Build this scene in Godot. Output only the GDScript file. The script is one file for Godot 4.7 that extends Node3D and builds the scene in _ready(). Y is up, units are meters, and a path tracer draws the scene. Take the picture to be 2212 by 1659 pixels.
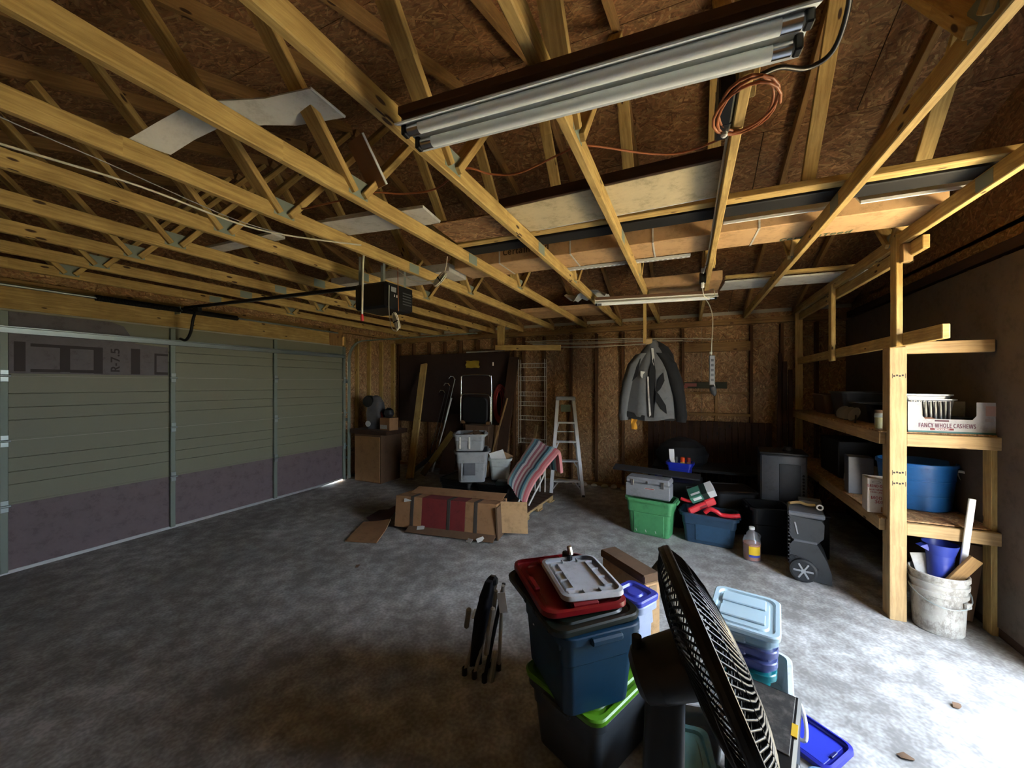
extends Node3D
# A cluttered wood-framed garage. Plan axes: X to the right, Y up, F away from the viewer (world z = -F).

var M := {}
var used := {}
var rng := RandomNumberGenerator.new()

func V(x: float, y: float, f: float) -> Vector3:
	return Vector3(x, y, -f)

func _ready():
	rng.seed = 4711
	# ---------- camera, sky, sun, exposure ----------
	var cam := Camera3D.new()
	cam.name = "camera"
	cam.fov = 89.92
	cam.near = 0.05
	cam.far = 400.0
	cam.position = Vector3(0, 1.76, 0)
	cam.rotation = Vector3(0, deg_to_rad(24.574), 0)
	add_child(cam)
	cam.current = true
	var we := WorldEnvironment.new()
	we.name = "world_environment"
	var env := Environment.new()
	env.background_mode = Environment.BG_SKY
	var sky := Sky.new()
	var sm := ProceduralSkyMaterial.new()
	sm.sky_top_color = Color(0.78, 0.84, 0.92)
	sm.sky_horizon_color = Color(0.92, 0.95, 0.98)
	sm.ground_bottom_color = Color(0.40, 0.38, 0.32)
	sm.ground_horizon_color = Color(0.62, 0.62, 0.58)
	sm.sky_energy_multiplier = 2.6
	sm.sun_angle_max = 1.0
	sky.sky_material = sm
	env.sky = sky
	env.tonemap_mode = Environment.TONE_MAPPER_LINEAR
	env.tonemap_exposure = 4.4
	env.sdfgi_enabled = true
	env.ssao_enabled = true
	env.ssil_enabled = true
	we.environment = env
	add_child(we)
	var sun := DirectionalLight3D.new()
	sun.name = "sun"
	sun.light_color = Color(1.0, 0.94, 0.84)
	sun.light_energy = 16.0
	sun.light_angular_distance = 0.5
	sun.shadow_enabled = true
	sun.look_at_from_position(V(-4.0, 14.0, -9.0), V(0, 0, 0))
	add_child(sun)
	materials()
	setting()
	attic()
	fixtures()
	back_left()
	back_right()
	shelving()
	foreground()

# ---------- naming ----------
func numbered(called: String) -> String:
	if not used.has(called):
		used[called] = 0
		return called
	used[called] += 1
	return "%s_%03d" % [called, used[called]]

func thing(called: String, label: String, category: String, at := Vector3.ZERO, turn := 0.0, group := "") -> Node3D:
	var o := Node3D.new()
	o.name = numbered(called)
	add_child(o)
	o.position = at
	o.rotation.y = deg_to_rad(turn)
	o.set_meta("label", label)
	o.set_meta("category", category)
	if group != "":
		o.set_meta("group", group)
	return o

func struct(called: String, label := "") -> Node3D:
	var o := Node3D.new()
	o.name = called
	add_child(o)
	o.set_meta("kind", "structure")
	if label != "":
		o.set_meta("label", label)
	return o

func obj(called: String, st: SurfaceTool, mat: Material, parent: Node, label := "") -> MeshInstance3D:
	var o := MeshInstance3D.new()
	o.name = called
	o.mesh = st.commit()
	o.material_override = mat
	parent.add_child(o, true)
	if label != "":
		o.set_meta("label", label)
	return o

# ---------- mesh tools ----------
func T() -> SurfaceTool:
	var st := SurfaceTool.new()
	st.begin(Mesh.PRIMITIVE_TRIANGLES)
	return st

func vert(st: SurfaceTool, p: Vector3, n: Vector3, uv: Vector2):
	st.set_normal(n)
	st.set_uv(uv)
	st.add_vertex(p)

func tri(st: SurfaceTool, a: Vector3, b: Vector3, c: Vector3, n: Vector3, ua := Vector2.ZERO, ub := Vector2(1, 0), uc := Vector2(1, 1)):
	if (b - a).cross(c - a).dot(n) > 0.0:
		vert(st, a, n, ua); vert(st, c, n, uc); vert(st, b, n, ub)
	else:
		vert(st, a, n, ua); vert(st, b, n, ub); vert(st, c, n, uc)

func quad(st: SurfaceTool, a: Vector3, b: Vector3, c: Vector3, d: Vector3, n: Vector3, ua := Vector2.ZERO, ub := Vector2(1, 0), uc := Vector2(1, 1), ud := Vector2(0, 1)):
	tri(st, a, b, c, n, ua, ub, uc)
	tri(st, a, c, d, n, ua, uc, ud)

# a box with chamfered edges; u runs along the longest side, in metres
func box(st: SurfaceTool, c: Vector3, s: Vector3, b := Basis(), bev := 0.0, uo := Vector2(-1, -1)):
	if uo.x < 0.0:
		uo = Vector2(rng.randf() * 3.0, rng.randf() * 3.0)
	var h := s * 0.5
	var L := 0
	if s.y >= s.x and s.y >= s.z:
		L = 1
	elif s.z >= s.x and s.z >= s.y:
		L = 2
	var e := minf(bev, minf(h.x, minf(h.y, h.z)) * 0.9)
	for ax in 3:
		for sg in [-1.0, 1.0]:
			var n := Vector3.ZERO
			n[ax] = sg
			var a1 := (ax + 1) % 3
			var a2 := (ax + 2) % 3
			if a2 == L:
				var q := a1
				a1 = a2
				a2 = q
			var ps := []
			var us := []
			for k in [[-1.0, -1.0], [1.0, -1.0], [1.0, 1.0], [-1.0, 1.0]]:
				var p := Vector3.ZERO
				p[ax] = sg * h[ax]
				p[a1] = k[0] * (h[a1] - e)
				p[a2] = k[1] * (h[a2] - e)
				ps.append(c + b * p)
				us.append(Vector2(p[a1], p[a2] + ax * 0.37) + uo)
			quad(st, ps[0], ps[1], ps[2], ps[3], b * n, us[0], us[1], us[2], us[3])
	if e <= 0.0:
		return
	for ax in 3:
		var a1 := (ax + 1) % 3
		var a2 := (ax + 2) % 3
		for s1 in [-1.0, 1.0]:
			for s2 in [-1.0, 1.0]:
				var pts := []
				for k in [[-1.0, 0], [1.0, 0], [1.0, 1], [-1.0, 1]]:
					var p := Vector3.ZERO
					p[ax] = k[0] * (h[ax] - e)
					p[a1] = s1 * (h[a1] - (0.0 if k[1] == 0 else e))
					p[a2] = s2 * (h[a2] - (e if k[1] == 0 else 0.0))
					pts.append(c + b * p)
				var n := Vector3.ZERO
				n[a1] = s1
				n[a2] = s2
				var l0 := h[ax]
				quad(st, pts[0], pts[1], pts[2], pts[3], (b * n).normalized(), uo + Vector2(-l0, 0), uo + Vector2(l0, 0), uo + Vector2(l0, e), uo + Vector2(-l0, e))
	for sx in [-1.0, 1.0]:
		for sy in [-1.0, 1.0]:
			for sz in [-1.0, 1.0]:
				var q := Vector3(sx * h.x, sy * h.y, sz * h.z)
				tri(st, c + b * (q - Vector3(0, sy * e, sz * e)), c + b * (q - Vector3(sx * e, 0, sz * e)), c + b * (q - Vector3(sx * e, sy * e, 0)), (b * Vector3(sx, sy, sz)).normalized(), uo, uo, uo)

# a straight timber of section w (across) by d (along `up`) between two points
# a timber as a node of its own, lying along a..z
func timber(called: String, label: String, category: String, a: Vector3, z: Vector3, w: float, d: float, up: Vector3, m: Material, group := "", r := 0.0):
	var x := (z - a).normalized()
	var s := x.cross(up).normalized()
	var u := s.cross(x).normalized()
	var st := T()
	if r > 0.0:
		tube(st, [Vector3(-(z - a).length() * 0.5, 0, 0), Vector3((z - a).length() * 0.5, 0, 0)], r, 10)
	else:
		box(st, Vector3.ZERO, Vector3((z - a).length(), d, w), Basis(), 0.003)
	var o := loose(called, label, category, Vector3.ZERO, st, m, 0.0, group)
	o.transform = Transform3D(Basis(x, u, s), (a + z) * 0.5)
	return o

func beam(st: SurfaceTool, a: Vector3, z: Vector3, w: float, d: float, up := Vector3.UP, bev := 0.003):
	var x := (z - a).normalized()
	var s := x.cross(up).normalized()
	var u := s.cross(x).normalized()
	box(st, (a + z) * 0.5, Vector3((z - a).length(), d, w), Basis(x, u, s), bev)

# rings of equal length joined in bands: smooth round the ring, creased between bands
func bands(st: SurfaceTool, rings: Array, cap0 := false, cap1 := false, wrap := true):
	var m: int = rings[0].size()
	var v := 0.0
	for i in rings.size() - 1:
		var A = rings[i]
		var B = rings[i + 1]
		var dv: float = (B[0] - A[0]).length()
		var na := []
		for j in m:
			var j0 := (j + m - 1) % m if wrap else maxi(j - 1, 0)
			var j1 := (j + 1) % m if wrap else mini(j + 1, m - 1)
			var tg: Vector3 = (A[j1] - A[j0]) + (B[j1] - B[j0])
			var dr: Vector3 = B[j] - A[j]
			var n := dr.cross(tg)
			na.append(n.normalized() if n.length() > 1e-12 else Vector3.UP)
		var u := 0.0
		for j in (m if wrap else m - 1):
			var k := (j + 1) % m
			var du: float = maxf((A[k] - A[j]).length(), (B[k] - B[j]).length())
			var f: Vector3 = na[j] + na[k]
			var flip: bool = (A[k] - A[j]).cross(B[k] - A[j]).dot(f) > 0.0
			var q := [[A[j], na[j], Vector2(u, v)], [A[k], na[k], Vector2(u + du, v)], [B[k], na[k], Vector2(u + du, v + dv)], [B[j], na[j], Vector2(u, v + dv)]]
			for w in ([0, 2, 1, 0, 3, 2] if flip else [0, 1, 2, 0, 2, 3]):
				vert(st, q[w][0], q[w][1], q[w][2])
			u += du
		v += dv
	for e in 2:
		if (e == 0 and not cap0) or (e == 1 and not cap1):
			continue
		var R = rings[0] if e == 0 else rings[rings.size() - 1]
		var O = rings[1] if e == 0 else rings[rings.size() - 2]
		var cen := Vector3.ZERO
		var co := Vector3.ZERO
		for j in m:
			cen += R[j] / m
			co += O[j] / m
		var nn := Vector3.ZERO
		for j in m:
			nn += (R[j] - cen).cross(R[(j + 1) % m] - cen)
		nn = nn.normalized()
		if nn.dot(cen - co) < 0.0 and absf(nn.dot(cen - co)) > 1e-5:
			nn = -nn
		for j in m:
			var k := (j + 1) % m
			tri(st, cen, R[j], R[k], nn, Vector2(0, 0), Vector2(R[j].x, R[j].z), Vector2(R[k].x, R[k].z))

func circle(r: float, y: float, n: int, xf := Transform3D()) -> Array:
	var a := []
	for j in n:
		var t := TAU * j / n
		a.append(xf * Vector3(cos(t) * r, y, sin(t) * r))
	return a

# profile of (radius, height) turned about the y axis
func lathe(st: SurfaceTool, prof: Array, n := 24, xf := Transform3D(), cap0 := false, cap1 := false):
	var rings := []
	for p in prof:
		rings.append(circle(p[0], p[1], n, xf))
	bands(st, rings, cap0, cap1)

# rounded rectangle ring in the xz plane
func rrect(w: float, d: float, r: float, y: float, cx := 0.0, cz := 0.0, n := 4) -> Array:
	var a := []
	r = minf(r, minf(w, d) * 0.49)
	for q in 4:
		var ox := (w * 0.5 - r) * (1.0 if q == 0 or q == 3 else -1.0)
		var oz := (d * 0.5 - r) * (1.0 if q < 2 else -1.0)
		for i in n + 1:
			var t := (q + float(i) / n) * PI * 0.5
			a.append(Vector3(cx + ox + cos(t) * r, y, cz + oz + sin(t) * r))
	return a

func moved(ring: Array, xf: Transform3D) -> Array:
	var a := []
	for p in ring:
		a.append(xf * p)
	return a

func tube(st: SurfaceTool, pts: Array, r: float, n := 8, cap := true):
	var rings := []
	var up := Vector3.UP
	for i in pts.size():
		var d: Vector3 = (pts[mini(i + 1, pts.size() - 1)] - pts[maxi(i - 1, 0)]).normalized()
		if absf(d.dot(up)) > 0.95:
			up = Vector3.RIGHT if absf(d.x) < 0.8 else Vector3.BACK
		var s := d.cross(up).normalized()
		up = s.cross(d).normalized()
		var ring := []
		for j in n:
			var t := TAU * j / n
			ring.append(pts[i] + (s * cos(t) - up * sin(t)) * r)
		rings.append(ring)
	bands(st, rings, cap, cap)

func spline(pts: Array, n := 6) -> Array:
	var c := Curve3D.new()
	for i in pts.size():
		var t: Vector3 = (pts[mini(i + 1, pts.size() - 1)] - pts[maxi(i - 1, 0)]) / 6.0
		c.add_point(pts[i], -t, t)
	var out := []
	for i in (pts.size() - 1) * n + 1:
		out.append(c.samplef(float(i) / n))
	return out

# flat outline (xy) given thickness along z
func prism(st: SurfaceTool, poly: Array, z0: float, z1: float, xf := Transform3D()):
	var pp := PackedVector2Array(poly)
	var ix := Geometry2D.triangulate_polygon(pp)
	var nf := (xf.basis * Vector3(0, 0, 1)).normalized()
	for k in range(0, ix.size(), 3):
		for e in 2:
			var z := z1 if e == 0 else z0
			var a := pp[ix[k]]
			var b := pp[ix[k + 1]]
			var c := pp[ix[k + 2]]
			tri(st, xf * Vector3(a.x, a.y, z), xf * Vector3(b.x, b.y, z), xf * Vector3(c.x, c.y, z), nf * (1.0 if e == 0 else -1.0), a, b, c)
	var sgn := 1.0 if Geometry2D.is_polygon_clockwise(pp) else -1.0
	for i in pp.size():
		var a := pp[i]
		var b := pp[(i + 1) % pp.size()]
		var d := (b - a).normalized()
		var n := (xf.basis * Vector3(-d.y * sgn, d.x * sgn, 0)).normalized()
		quad(st, xf * Vector3(a.x, a.y, z0), xf * Vector3(b.x, b.y, z0), xf * Vector3(b.x, b.y, z1), xf * Vector3(a.x, a.y, z1), n, Vector2(a.x, z0), Vector2(b.x, z0), Vector2(b.x, z1), Vector2(a.x, z1))

# a sheet with thickness from a grid of points (rows of equal length); normals smooth
func sheet(st: SurfaceTool, g: Array, th: float):
	var R := g.size()
	var C: int = g[0].size()
	var nm := []
	for i in R:
		var row := []
		for j in C:
			var a: Vector3 = g[mini(i + 1, R - 1)][j] - g[maxi(i - 1, 0)][j]
			var b: Vector3 = g[i][mini(j + 1, C - 1)] - g[i][maxi(j - 1, 0)]
			row.append(b.cross(a).normalized())
		nm.append(row)
	for s in [1.0, -1.0]:
		for i in R - 1:
			for j in C - 1:
				var q := []
				for k in [[0, 0], [0, 1], [1, 1], [1, 0]]:
					q.append([g[i + k[0]][j + k[1]] + nm[i + k[0]][j + k[1]] * th * 0.5 * s, nm[i + k[0]][j + k[1]] * s, Vector2(float(j + k[1]) / (C - 1), float(i + k[0]) / (R - 1))])
				var f: bool = (q[1][0] - q[0][0]).cross(q[2][0] - q[0][0]).dot(q[0][1]) > 0.0
				for w in ([0, 2, 1, 0, 3, 2] if f else [0, 1, 2, 0, 2, 3]):
					vert(st, q[w][0], q[w][1], q[w][2])
	var rim := []
	for j in C:
		rim.append([0, j])
	for i in range(1, R):
		rim.append([i, C - 1])
	for j in range(C - 2, -1, -1):
		rim.append([R - 1, j])
	for i in range(R - 2, 0, -1):
		rim.append([i, 0])
	for k in rim.size():
		var a = rim[k]
		var b = rim[(k + 1) % rim.size()]
		var pa: Vector3 = g[a[0]][a[1]]
		var pb: Vector3 = g[b[0]][b[1]]
		var na: Vector3 = nm[a[0]][a[1]] * th * 0.5
		var nb: Vector3 = nm[b[0]][b[1]] * th * 0.5
		var o := (pb - pa).cross(na).normalized()
		quad(st, pa - na, pb - nb, pb + nb, pa + na, o)

# raised lettering lying in a plane: right and up give the reading directions
func lettering(text: String, size: float, at: Vector3, right: Vector3, up: Vector3, mat: Material, parent: Node, called := "lettering", squeeze := 1.0, bold := true):
	var tm := TextMesh.new()
	var sf := SystemFont.new()
	sf.font_names = PackedStringArray(["Droid Sans"])
	sf.font_weight = 700 if bold else 400
	tm.font = sf
	tm.text = text
	tm.font_size = 32
	tm.pixel_size = size / 32.0 * 1.35
	tm.depth = 0.0012
	tm.curve_step = 3.0
	var o := MeshInstance3D.new()
	o.name = called
	o.mesh = tm
	o.material_override = mat
	parent.add_child(o, true)
	var r := right.normalized()
	var u := up.normalized()
	o.transform = Transform3D(Basis(r * squeeze, u, r.cross(u)), at)
	return o

# ---------- materials ----------
func noise_img(w: int, h: int, freq: float, oct: int, sd: int, kind := FastNoiseLite.TYPE_SIMPLEX_SMOOTH) -> PackedByteArray:
	var n := FastNoiseLite.new()
	n.seed = sd
	n.noise_type = kind
	n.frequency = freq
	n.fractal_type = FastNoiseLite.FRACTAL_FBM
	n.fractal_octaves = oct
	var im := n.get_seamless_image(w, h, false, false, 0.15, true)
	im.convert(Image.FORMAT_L8)
	return im.get_data()

func tex(im: Image) -> ImageTexture:
	im.generate_mipmaps()
	return ImageTexture.create_from_image(im)

func std(col: Color, rough := 0.7, metal := 0.0, t: Texture2D = null) -> StandardMaterial3D:
	var m := StandardMaterial3D.new()
	m.albedo_color = col
	m.roughness = rough
	m.metallic = metal
	if t:
		m.albedo_texture = t
	return m

func wood_tex(sd: int, lo: Color, hi: Color, knots: int) -> ImageTexture:
	var w := 512
	var h := 256
	var im := Image.create(w, h, false, Image.FORMAT_RGB8)
	var n := FastNoiseLite.new()
	n.seed = sd
	n.frequency = 1.0
	n.noise_type = FastNoiseLite.TYPE_SIMPLEX_SMOOTH
	var r := RandomNumberGenerator.new()
	r.seed = sd
	var ks := []
	for i in knots:
		ks.append([r.randf() * w, r.randf() * h, r.randf_range(3.5, 7.0)])
	for y in h:
		for x in w:
			var warp := n.get_noise_2d(x * 0.006, y * 0.012) * 9.0
			var g := n.get_noise_2d(x * 0.004 + 50.0, (y + warp) * 0.075)
			var f := n.get_noise_2d(x * 0.03 + 9.0, y * 0.5)
			var b := n.get_noise_2d(x * 0.008 + 90.0, y * 0.01)
			var t := clampf(0.55 + g * 0.38 + f * 0.18 + b * 0.3, 0.0, 1.0)
			var c := lo.lerp(hi, t)
			for k in ks:
				var dx: float = absf(x - k[0])
				var dy: float = absf(y - k[1])
				if dx < 26.0 and dy < 16.0:
					var d := sqrt(dx * dx * 0.25 + dy * dy)
					if d < k[2]:
						c = c.lerp(Color(0.20, 0.11, 0.04), clampf((k[2] - d) * 0.45, 0.0, 0.9))
			im.set_pixel(x, y, c)
	return tex(im)

func osb_tex(sd: int, dark: Color, light: Color) -> ImageTexture:
	var S := 512
	var im := Image.create(S, S, false, Image.FORMAT_RGB8)
	im.fill(dark.lerp(light, 0.4))
	var r := RandomNumberGenerator.new()
	r.seed = sd
	for i in 3000:
		var cx := r.randf() * S
		var cy := r.randf() * S
		var a := r.randfn(0.0, 0.75)
		var L := int(r.randf_range(16.0, 46.0))
		var W := int(r.randf_range(3.0, 9.0))
		var t := clampf(r.randfn(0.5, 0.24), 0.0, 1.0)
		var c := dark.lerp(light, t)
		c.r *= r.randf_range(0.94, 1.06)
		var ca := cos(a)
		var sa := sin(a)
		for u in L:
			for v in W:
				var edge := 0.86 if v == 0 else 1.0
				im.set_pixel(posmod(int(cx + u * ca - v * sa), S), posmod(int(cy + u * sa + v * ca), S), Color(c.r * edge, c.g * edge, c.b * edge))
	return tex(im)

# blotchy mixture of colours from layered noise
func blotch_tex(S: int, sd: int, stops: Array, f0: float, f1: float, f2: float, wt: Array) -> ImageTexture:
	var a := noise_img(S, S, f0, 4, sd)
	var b := noise_img(S, S, f1, 3, sd + 1)
	var c := noise_img(S, S, f2, 2, sd + 2)
	var lut := []
	for i in 256:
		var t := i / 255.0
		var k := 0
		while k < stops.size() - 2 and t > stops[k + 1][0]:
			k += 1
		var q := clampf((t - stops[k][0]) / (stops[k + 1][0] - stops[k][0]), 0.0, 1.0)
		lut.append(stops[k][1].lerp(stops[k + 1][1], q))
	var out := PackedByteArray()
	out.resize(S * S * 3)
	for i in S * S:
		var t: int = clampi(int(a[i] * wt[0] + b[i] * wt[1] + c[i] * wt[2]), 0, 255)
		var col: Color = lut[t]
		out[i * 3] = col.r8
		out[i * 3 + 1] = col.g8
		out[i * 3 + 2] = col.b8
	return tex(Image.create_from_data(S, S, false, Image.FORMAT_RGB8, out))

func worn(col: Color, rough: float, sd: int, amount := 0.12) -> StandardMaterial3D:
	var m := std(col, rough)
	var key := "worn%d" % (sd % 3)
	if not M.has(key):
		M[key] = blotch_tex(256, 900 + sd % 3, [[0.0, Color(0.72, 0.71, 0.69)], [0.45, Color(0.94, 0.94, 0.94)], [1.0, Color(1, 1, 1)]], 0.012, 0.05, 0.2, [0.5, 0.3, 0.2])
	m.albedo_texture = M[key]
	m.uv1_triplanar = true
	m.uv1_scale = Vector3.ONE * (1.6 + amount)
	return m

func materials():
	var w1 := wood_tex(11, Color(0.53, 0.41, 0.215), Color(0.825, 0.71, 0.445), 5)
	var w2 := wood_tex(23, Color(0.43, 0.315, 0.18), Color(0.66, 0.52, 0.32), 4)
	var w3 := wood_tex(37, Color(0.54, 0.43, 0.28), Color(0.75, 0.63, 0.44), 3)
	M.pine = std(Color(1, 1, 1), 0.75, 0.0, w1)
	M.pine_old = std(Color(1, 1, 1), 0.8, 0.0, w2)
	M.pine_new = std(Color(1, 1, 1), 0.7, 0.0, w3)
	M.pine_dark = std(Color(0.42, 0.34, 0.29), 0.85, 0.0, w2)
	M.pine_shade = std(Color(0.66, 0.58, 0.52), 0.85, 0.0, w2)  # tint darkened to stand in for shadow beside the back-wall studs
	for k in ["pine", "pine_old", "pine_new", "pine_dark", "pine_shade"]:
		M[k].uv1_scale = Vector3(0.8, 2.4, 1)
	var ot := osb_tex(5, Color(0.44, 0.31, 0.19), Color(0.83, 0.68, 0.49))
	M.osb = std(Color(1, 1, 1), 0.8, 0.0, ot)
	M.osb_deck = std(Color(0.86, 0.82, 0.79), 0.85, 0.0, ot)
	for k in ["osb", "osb_deck"]:
		M[k].uv1_scale = Vector3(0.85, 0.85, 1)
	M.concrete = std(Color(1, 1, 1), 0.6, 0.0, blotch_tex(1024, 71, [[0.0, Color(0.40, 0.39, 0.375)], [0.36, Color(0.48, 0.47, 0.455)], [0.47, Color(0.55, 0.54, 0.525)], [0.56, Color(0.60, 0.595, 0.58)], [0.64, Color(0.65, 0.645, 0.635)], [0.72, Color(0.72, 0.715, 0.705)], [1.0, Color(0.80, 0.795, 0.785)]], 0.004, 0.022, 0.14, [0.30, 0.40, 0.30]))
	M.concrete.uv1_scale = Vector3(0.24, 0.24, 1)
	M.drive = std(Color(0.74, 0.69, 0.58), 0.9)
	M.siding = std(Color(0.7, 0.68, 0.62), 0.8)
	M.galv = std(Color(0.62, 0.66, 0.66), 0.42, 0.75)
	M.galv_dull = std(Color(0.52, 0.56, 0.52), 0.6, 0.35)
	M.chrome = std(Color(0.8, 0.8, 0.8), 0.22, 1.0)
	M.alu = std(Color(0.78, 0.79, 0.79), 0.4, 0.55)
	M.black_metal = std(Color(0.05, 0.05, 0.052), 0.5, 0.2)
	M.black = std(Color(0.035, 0.037, 0.04), 0.42)
	M.black_matte = std(Color(0.04, 0.042, 0.046), 0.7)
	M.grey_dark = worn(Color(0.15, 0.155, 0.165), 0.5, 1)
	M.grey_mid = worn(Color(0.34, 0.35, 0.37), 0.5, 2)
	M.grey_light = worn(Color(0.56, 0.57, 0.58), 0.5, 3)
	M.white = std(Color(0.86, 0.87, 0.87), 0.45)
	M.white_enamel = std(Color(0.90, 0.92, 0.92), 0.7)
	M.white_dull = worn(Color(0.78, 0.77, 0.74), 0.65, 4)
	M.foam = worn(Color(0.84, 0.84, 0.82), 0.85, 5)
	M.card = worn(Color(0.62, 0.46, 0.31), 0.85, 6)
	M.card_light = worn(Color(0.78, 0.63, 0.45), 0.85, 7)
	M.card_old = worn(Color(0.40, 0.30, 0.21), 0.9, 8)
	M.peg = worn(Color(0.20, 0.125, 0.095), 0.75, 9)
	M.brown_cord = std(Color(0.60, 0.34, 0.18), 0.5)
	M.white_cord = std(Color(0.82, 0.80, 0.72), 0.5)
	M.red_cord = std(Color(0.62, 0.20, 0.18), 0.5)
	M.red = std(Color(0.78, 0.16, 0.19), 0.4)
	M.ink_red = std(Color(0.55, 0.20, 0.20), 0.7)
	M.ink_dark = std(Color(0.10, 0.09, 0.09), 0.7)
	M.ink_brown = std(Color(0.30, 0.16, 0.08), 0.7)
	M.foil = std(Color(0.52, 0.53, 0.54), 0.38, 0.8)
	M.yellow = std(Color(0.86, 0.70, 0.12), 0.6)

# ---------- the setting ----------
const XL := -5.90     # inner face of left sheathing
const XR := 2.06
const FB := 6.77
const FN := -1.43
const YJ := 2.755     # underside of the truss bottom chords
const FR := 2.67      # ridge
const JX0 := 0.176
const JS := 0.61

func rafter_y(f: float) -> float:   # underside of the top chords
	return YJ + 0.03 + (4.10 - absf(f - FR)) * 0.318

func piece(called: String, parent: Node, c: Vector3, s: Vector3, m: Material, bev := 0.003, b := Basis()):
	var st := T()
	box(st, c, s, b, bev)
	return obj(called, st, m, parent)

func setting():
	# floor slab and the ground outside
	var fl := struct("floor", "mottled grey concrete garage floor")
	var st := T()
	box(st, V((XL + XR) / 2, -0.075, (FB + FN) / 2), Vector3(XR - XL + 0.26, 0.15, FB - FN + 0.26), Basis(), 0.0, Vector2(0.3, 0.1))
	obj("slab", st, M.concrete, fl)
	var gr := struct("ground", "pale gravel ground outside the garage")
	st = T()
	box(st, V(0, -0.30, 0), Vector3(90, 0.3, 90))
	obj("gravel", st, M.drive, gr)

	# added, unseen greenery beyond the side door; keeps low sky light out
	var hg := struct("added_hedge", "unseen green planting added outside the side door to block low sky")
	var green := worn(Color(0.14, 0.20, 0.08), 0.9, 2)
	for q in 9:
		st = T()
		var rings := []
		for k in 9:
			var fk := k / 8.0
			var ring := []
			for j in 24:
				var a := TAU * j / 24.0
				var rad: float = (1.25 * sqrt(maxf(0.0, 1.0 - pow(fk, 3.0))) + 0.02) * (1.0 + 0.10 * sin(a * 5.0 + k * 1.3 + q) + 0.06 * sin(a * 9.0 - k * 2.1))
				ring.append(V(7.6 + cos(a) * rad, -0.15 + fk * (2.2 + 0.2 * sin(q * 1.7)), -6.0 + q * 2.0 + sin(a) * rad))
			rings.append(ring)
		bands(st, rings, true, true)
		obj("added_hedge_plant", st, green, hg)
	# back wall
	var wb := struct("wall_back", "oriented strand board wall with exposed studs")
	piece("siding", wb, V((XL + XR) / 2, 1.45, FB + 0.045), Vector3(XR - XL + 0.3, 2.95, 0.05), M.siding, 0.0)
	var x := XL
	while x < XR - 0.05:
		var x2: float = minf(x + 1.22, XR)
		for r in [[0.0, 2.44], [2.444, 2.82]]:
			piece("osb_sheet", wb, V((x + x2) / 2, (r[0] + r[1]) / 2, FB + 0.006), Vector3(x2 - x - 0.004, r[1] - r[0], 0.012), M.osb, 0.001)
		x = x2
	for sx in [-5.82, -5.42, -5.02, -4.62, -4.22, -3.82, -3.42, -3.02, -2.83, -2.42, -1.91, -1.45, -1.0, -0.52, -0.07, 0.86, 1.24, 1.65, 2.02]:
		piece("stud", wb, V(sx, 1.35, FB - 0.046), Vector3(0.038, 2.58, 0.09), M.pine_shade)
	piece("bottom_plate", wb, V((XL + XR) / 2, 0.03, FB - 0.046), Vector3(XR - XL, 0.06, 0.09), M.pine_old)
	for k in 2:
		piece("top_plate", wb, V((XL + XR) / 2, 2.66 + 0.042 * k + 0.02, FB - 0.046), Vector3(XR - XL, 0.04, 0.092), M.pine_old)
	# closed-up window frame between two studs
	piece("window_header", wb, V(0.4, 2.33, FB - 0.05), Vector3(0.90, 0.14, 0.085), M.pine_old)
	piece("window_sill", wb, V(0.4, 1.29, FB - 0.05), Vector3(0.90, 0.04, 0.085), M.pine_old)
	piece("blocking", wb, V(0.4, 1.62, FB - 0.03), Vector3(0.90, 0.03, 0.05), M.pine_old)
	piece("stud", wb, V(0.40, 0.67, FB - 0.046), Vector3(0.038, 1.2, 0.09), M.pine_old)
	piece("stud", wb, V(0.40, 1.45, FB - 0.02), Vector3(0.038, 0.3, 0.03), M.pine_old)

	# left wall with the wide door opening (F 0 .. 5.16)
	var wl := struct("wall_left", "oriented strand board wall around the wide garage door")
	for r in [[FN - 0.1, -0.06, 0.0, 2.9], [5.17, FB + 0.07, 0.0, 2.9], [-0.06, 5.17, 2.45, 2.9]]:
		piece("siding", wl, V(XL - 0.045, (r[2] + r[3]) / 2, (r[0] + r[1]) / 2), Vector3(0.05, r[3] - r[2], r[1] - r[0]), M.siding, 0.0)
		piece("osb_sheet", wl, V(XL - 0.006, (r[2] + r[3]) / 2, (r[0] + r[1]) / 2), Vector3(0.012, r[3] - r[2] - 0.02, r[1] - r[0] - 0.004), M.osb, 0.001)
	for sf in [-1.38, -0.98, -0.58, -0.12, 5.22, 5.55, 5.86, 6.2, 6.55]:
		piece("stud", wl, V(XL + 0.046, 1.35, sf), Vector3(0.09, 2.58, 0.038), M.pine)
	piece("top_plate", wl, V(XL + 0.046, 2.735, (FN + FB) / 2), Vector3(0.092, 0.04, FB - FN - 0.1), M.pine_old)
	for j in [[5.15, 0.0, 1.93], [5.15, 1.97, 2.10], [5.15, 2.16, 2.47], [-0.115, 0.0, 2.47]]:
		piece("jamb", wl, V(XL + 0.065, (j[1] + j[2]) / 2, j[0]), Vector3(0.15, j[2] - j[1], 0.04), M.pine_old)
	piece("header_beam", wl, V(XL + 0.09, 2.585, 2.35), Vector3(0.13, 0.245, 4.95), M.pine)
	for k in 14:
		piece("cripple", wl, V(XL + 0.05, 2.735, -0.05 + k * 0.4), Vector3(0.085, 0.055, 0.04), M.pine_old)
	piece("spring_pad", wl, V(XL + 0.09, 2.60, 4.98), Vector3(0.12, 0.30, 0.27), M.pine_old)

	# right wall: the open side door is outside the picture on the right
	var wr := struct("wall_right", "dim strand board wall behind the storage shelves")
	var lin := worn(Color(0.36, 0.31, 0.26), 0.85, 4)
	var d0 := 2.0
	var d1 := 3.35
	var dh := 2.5
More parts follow.
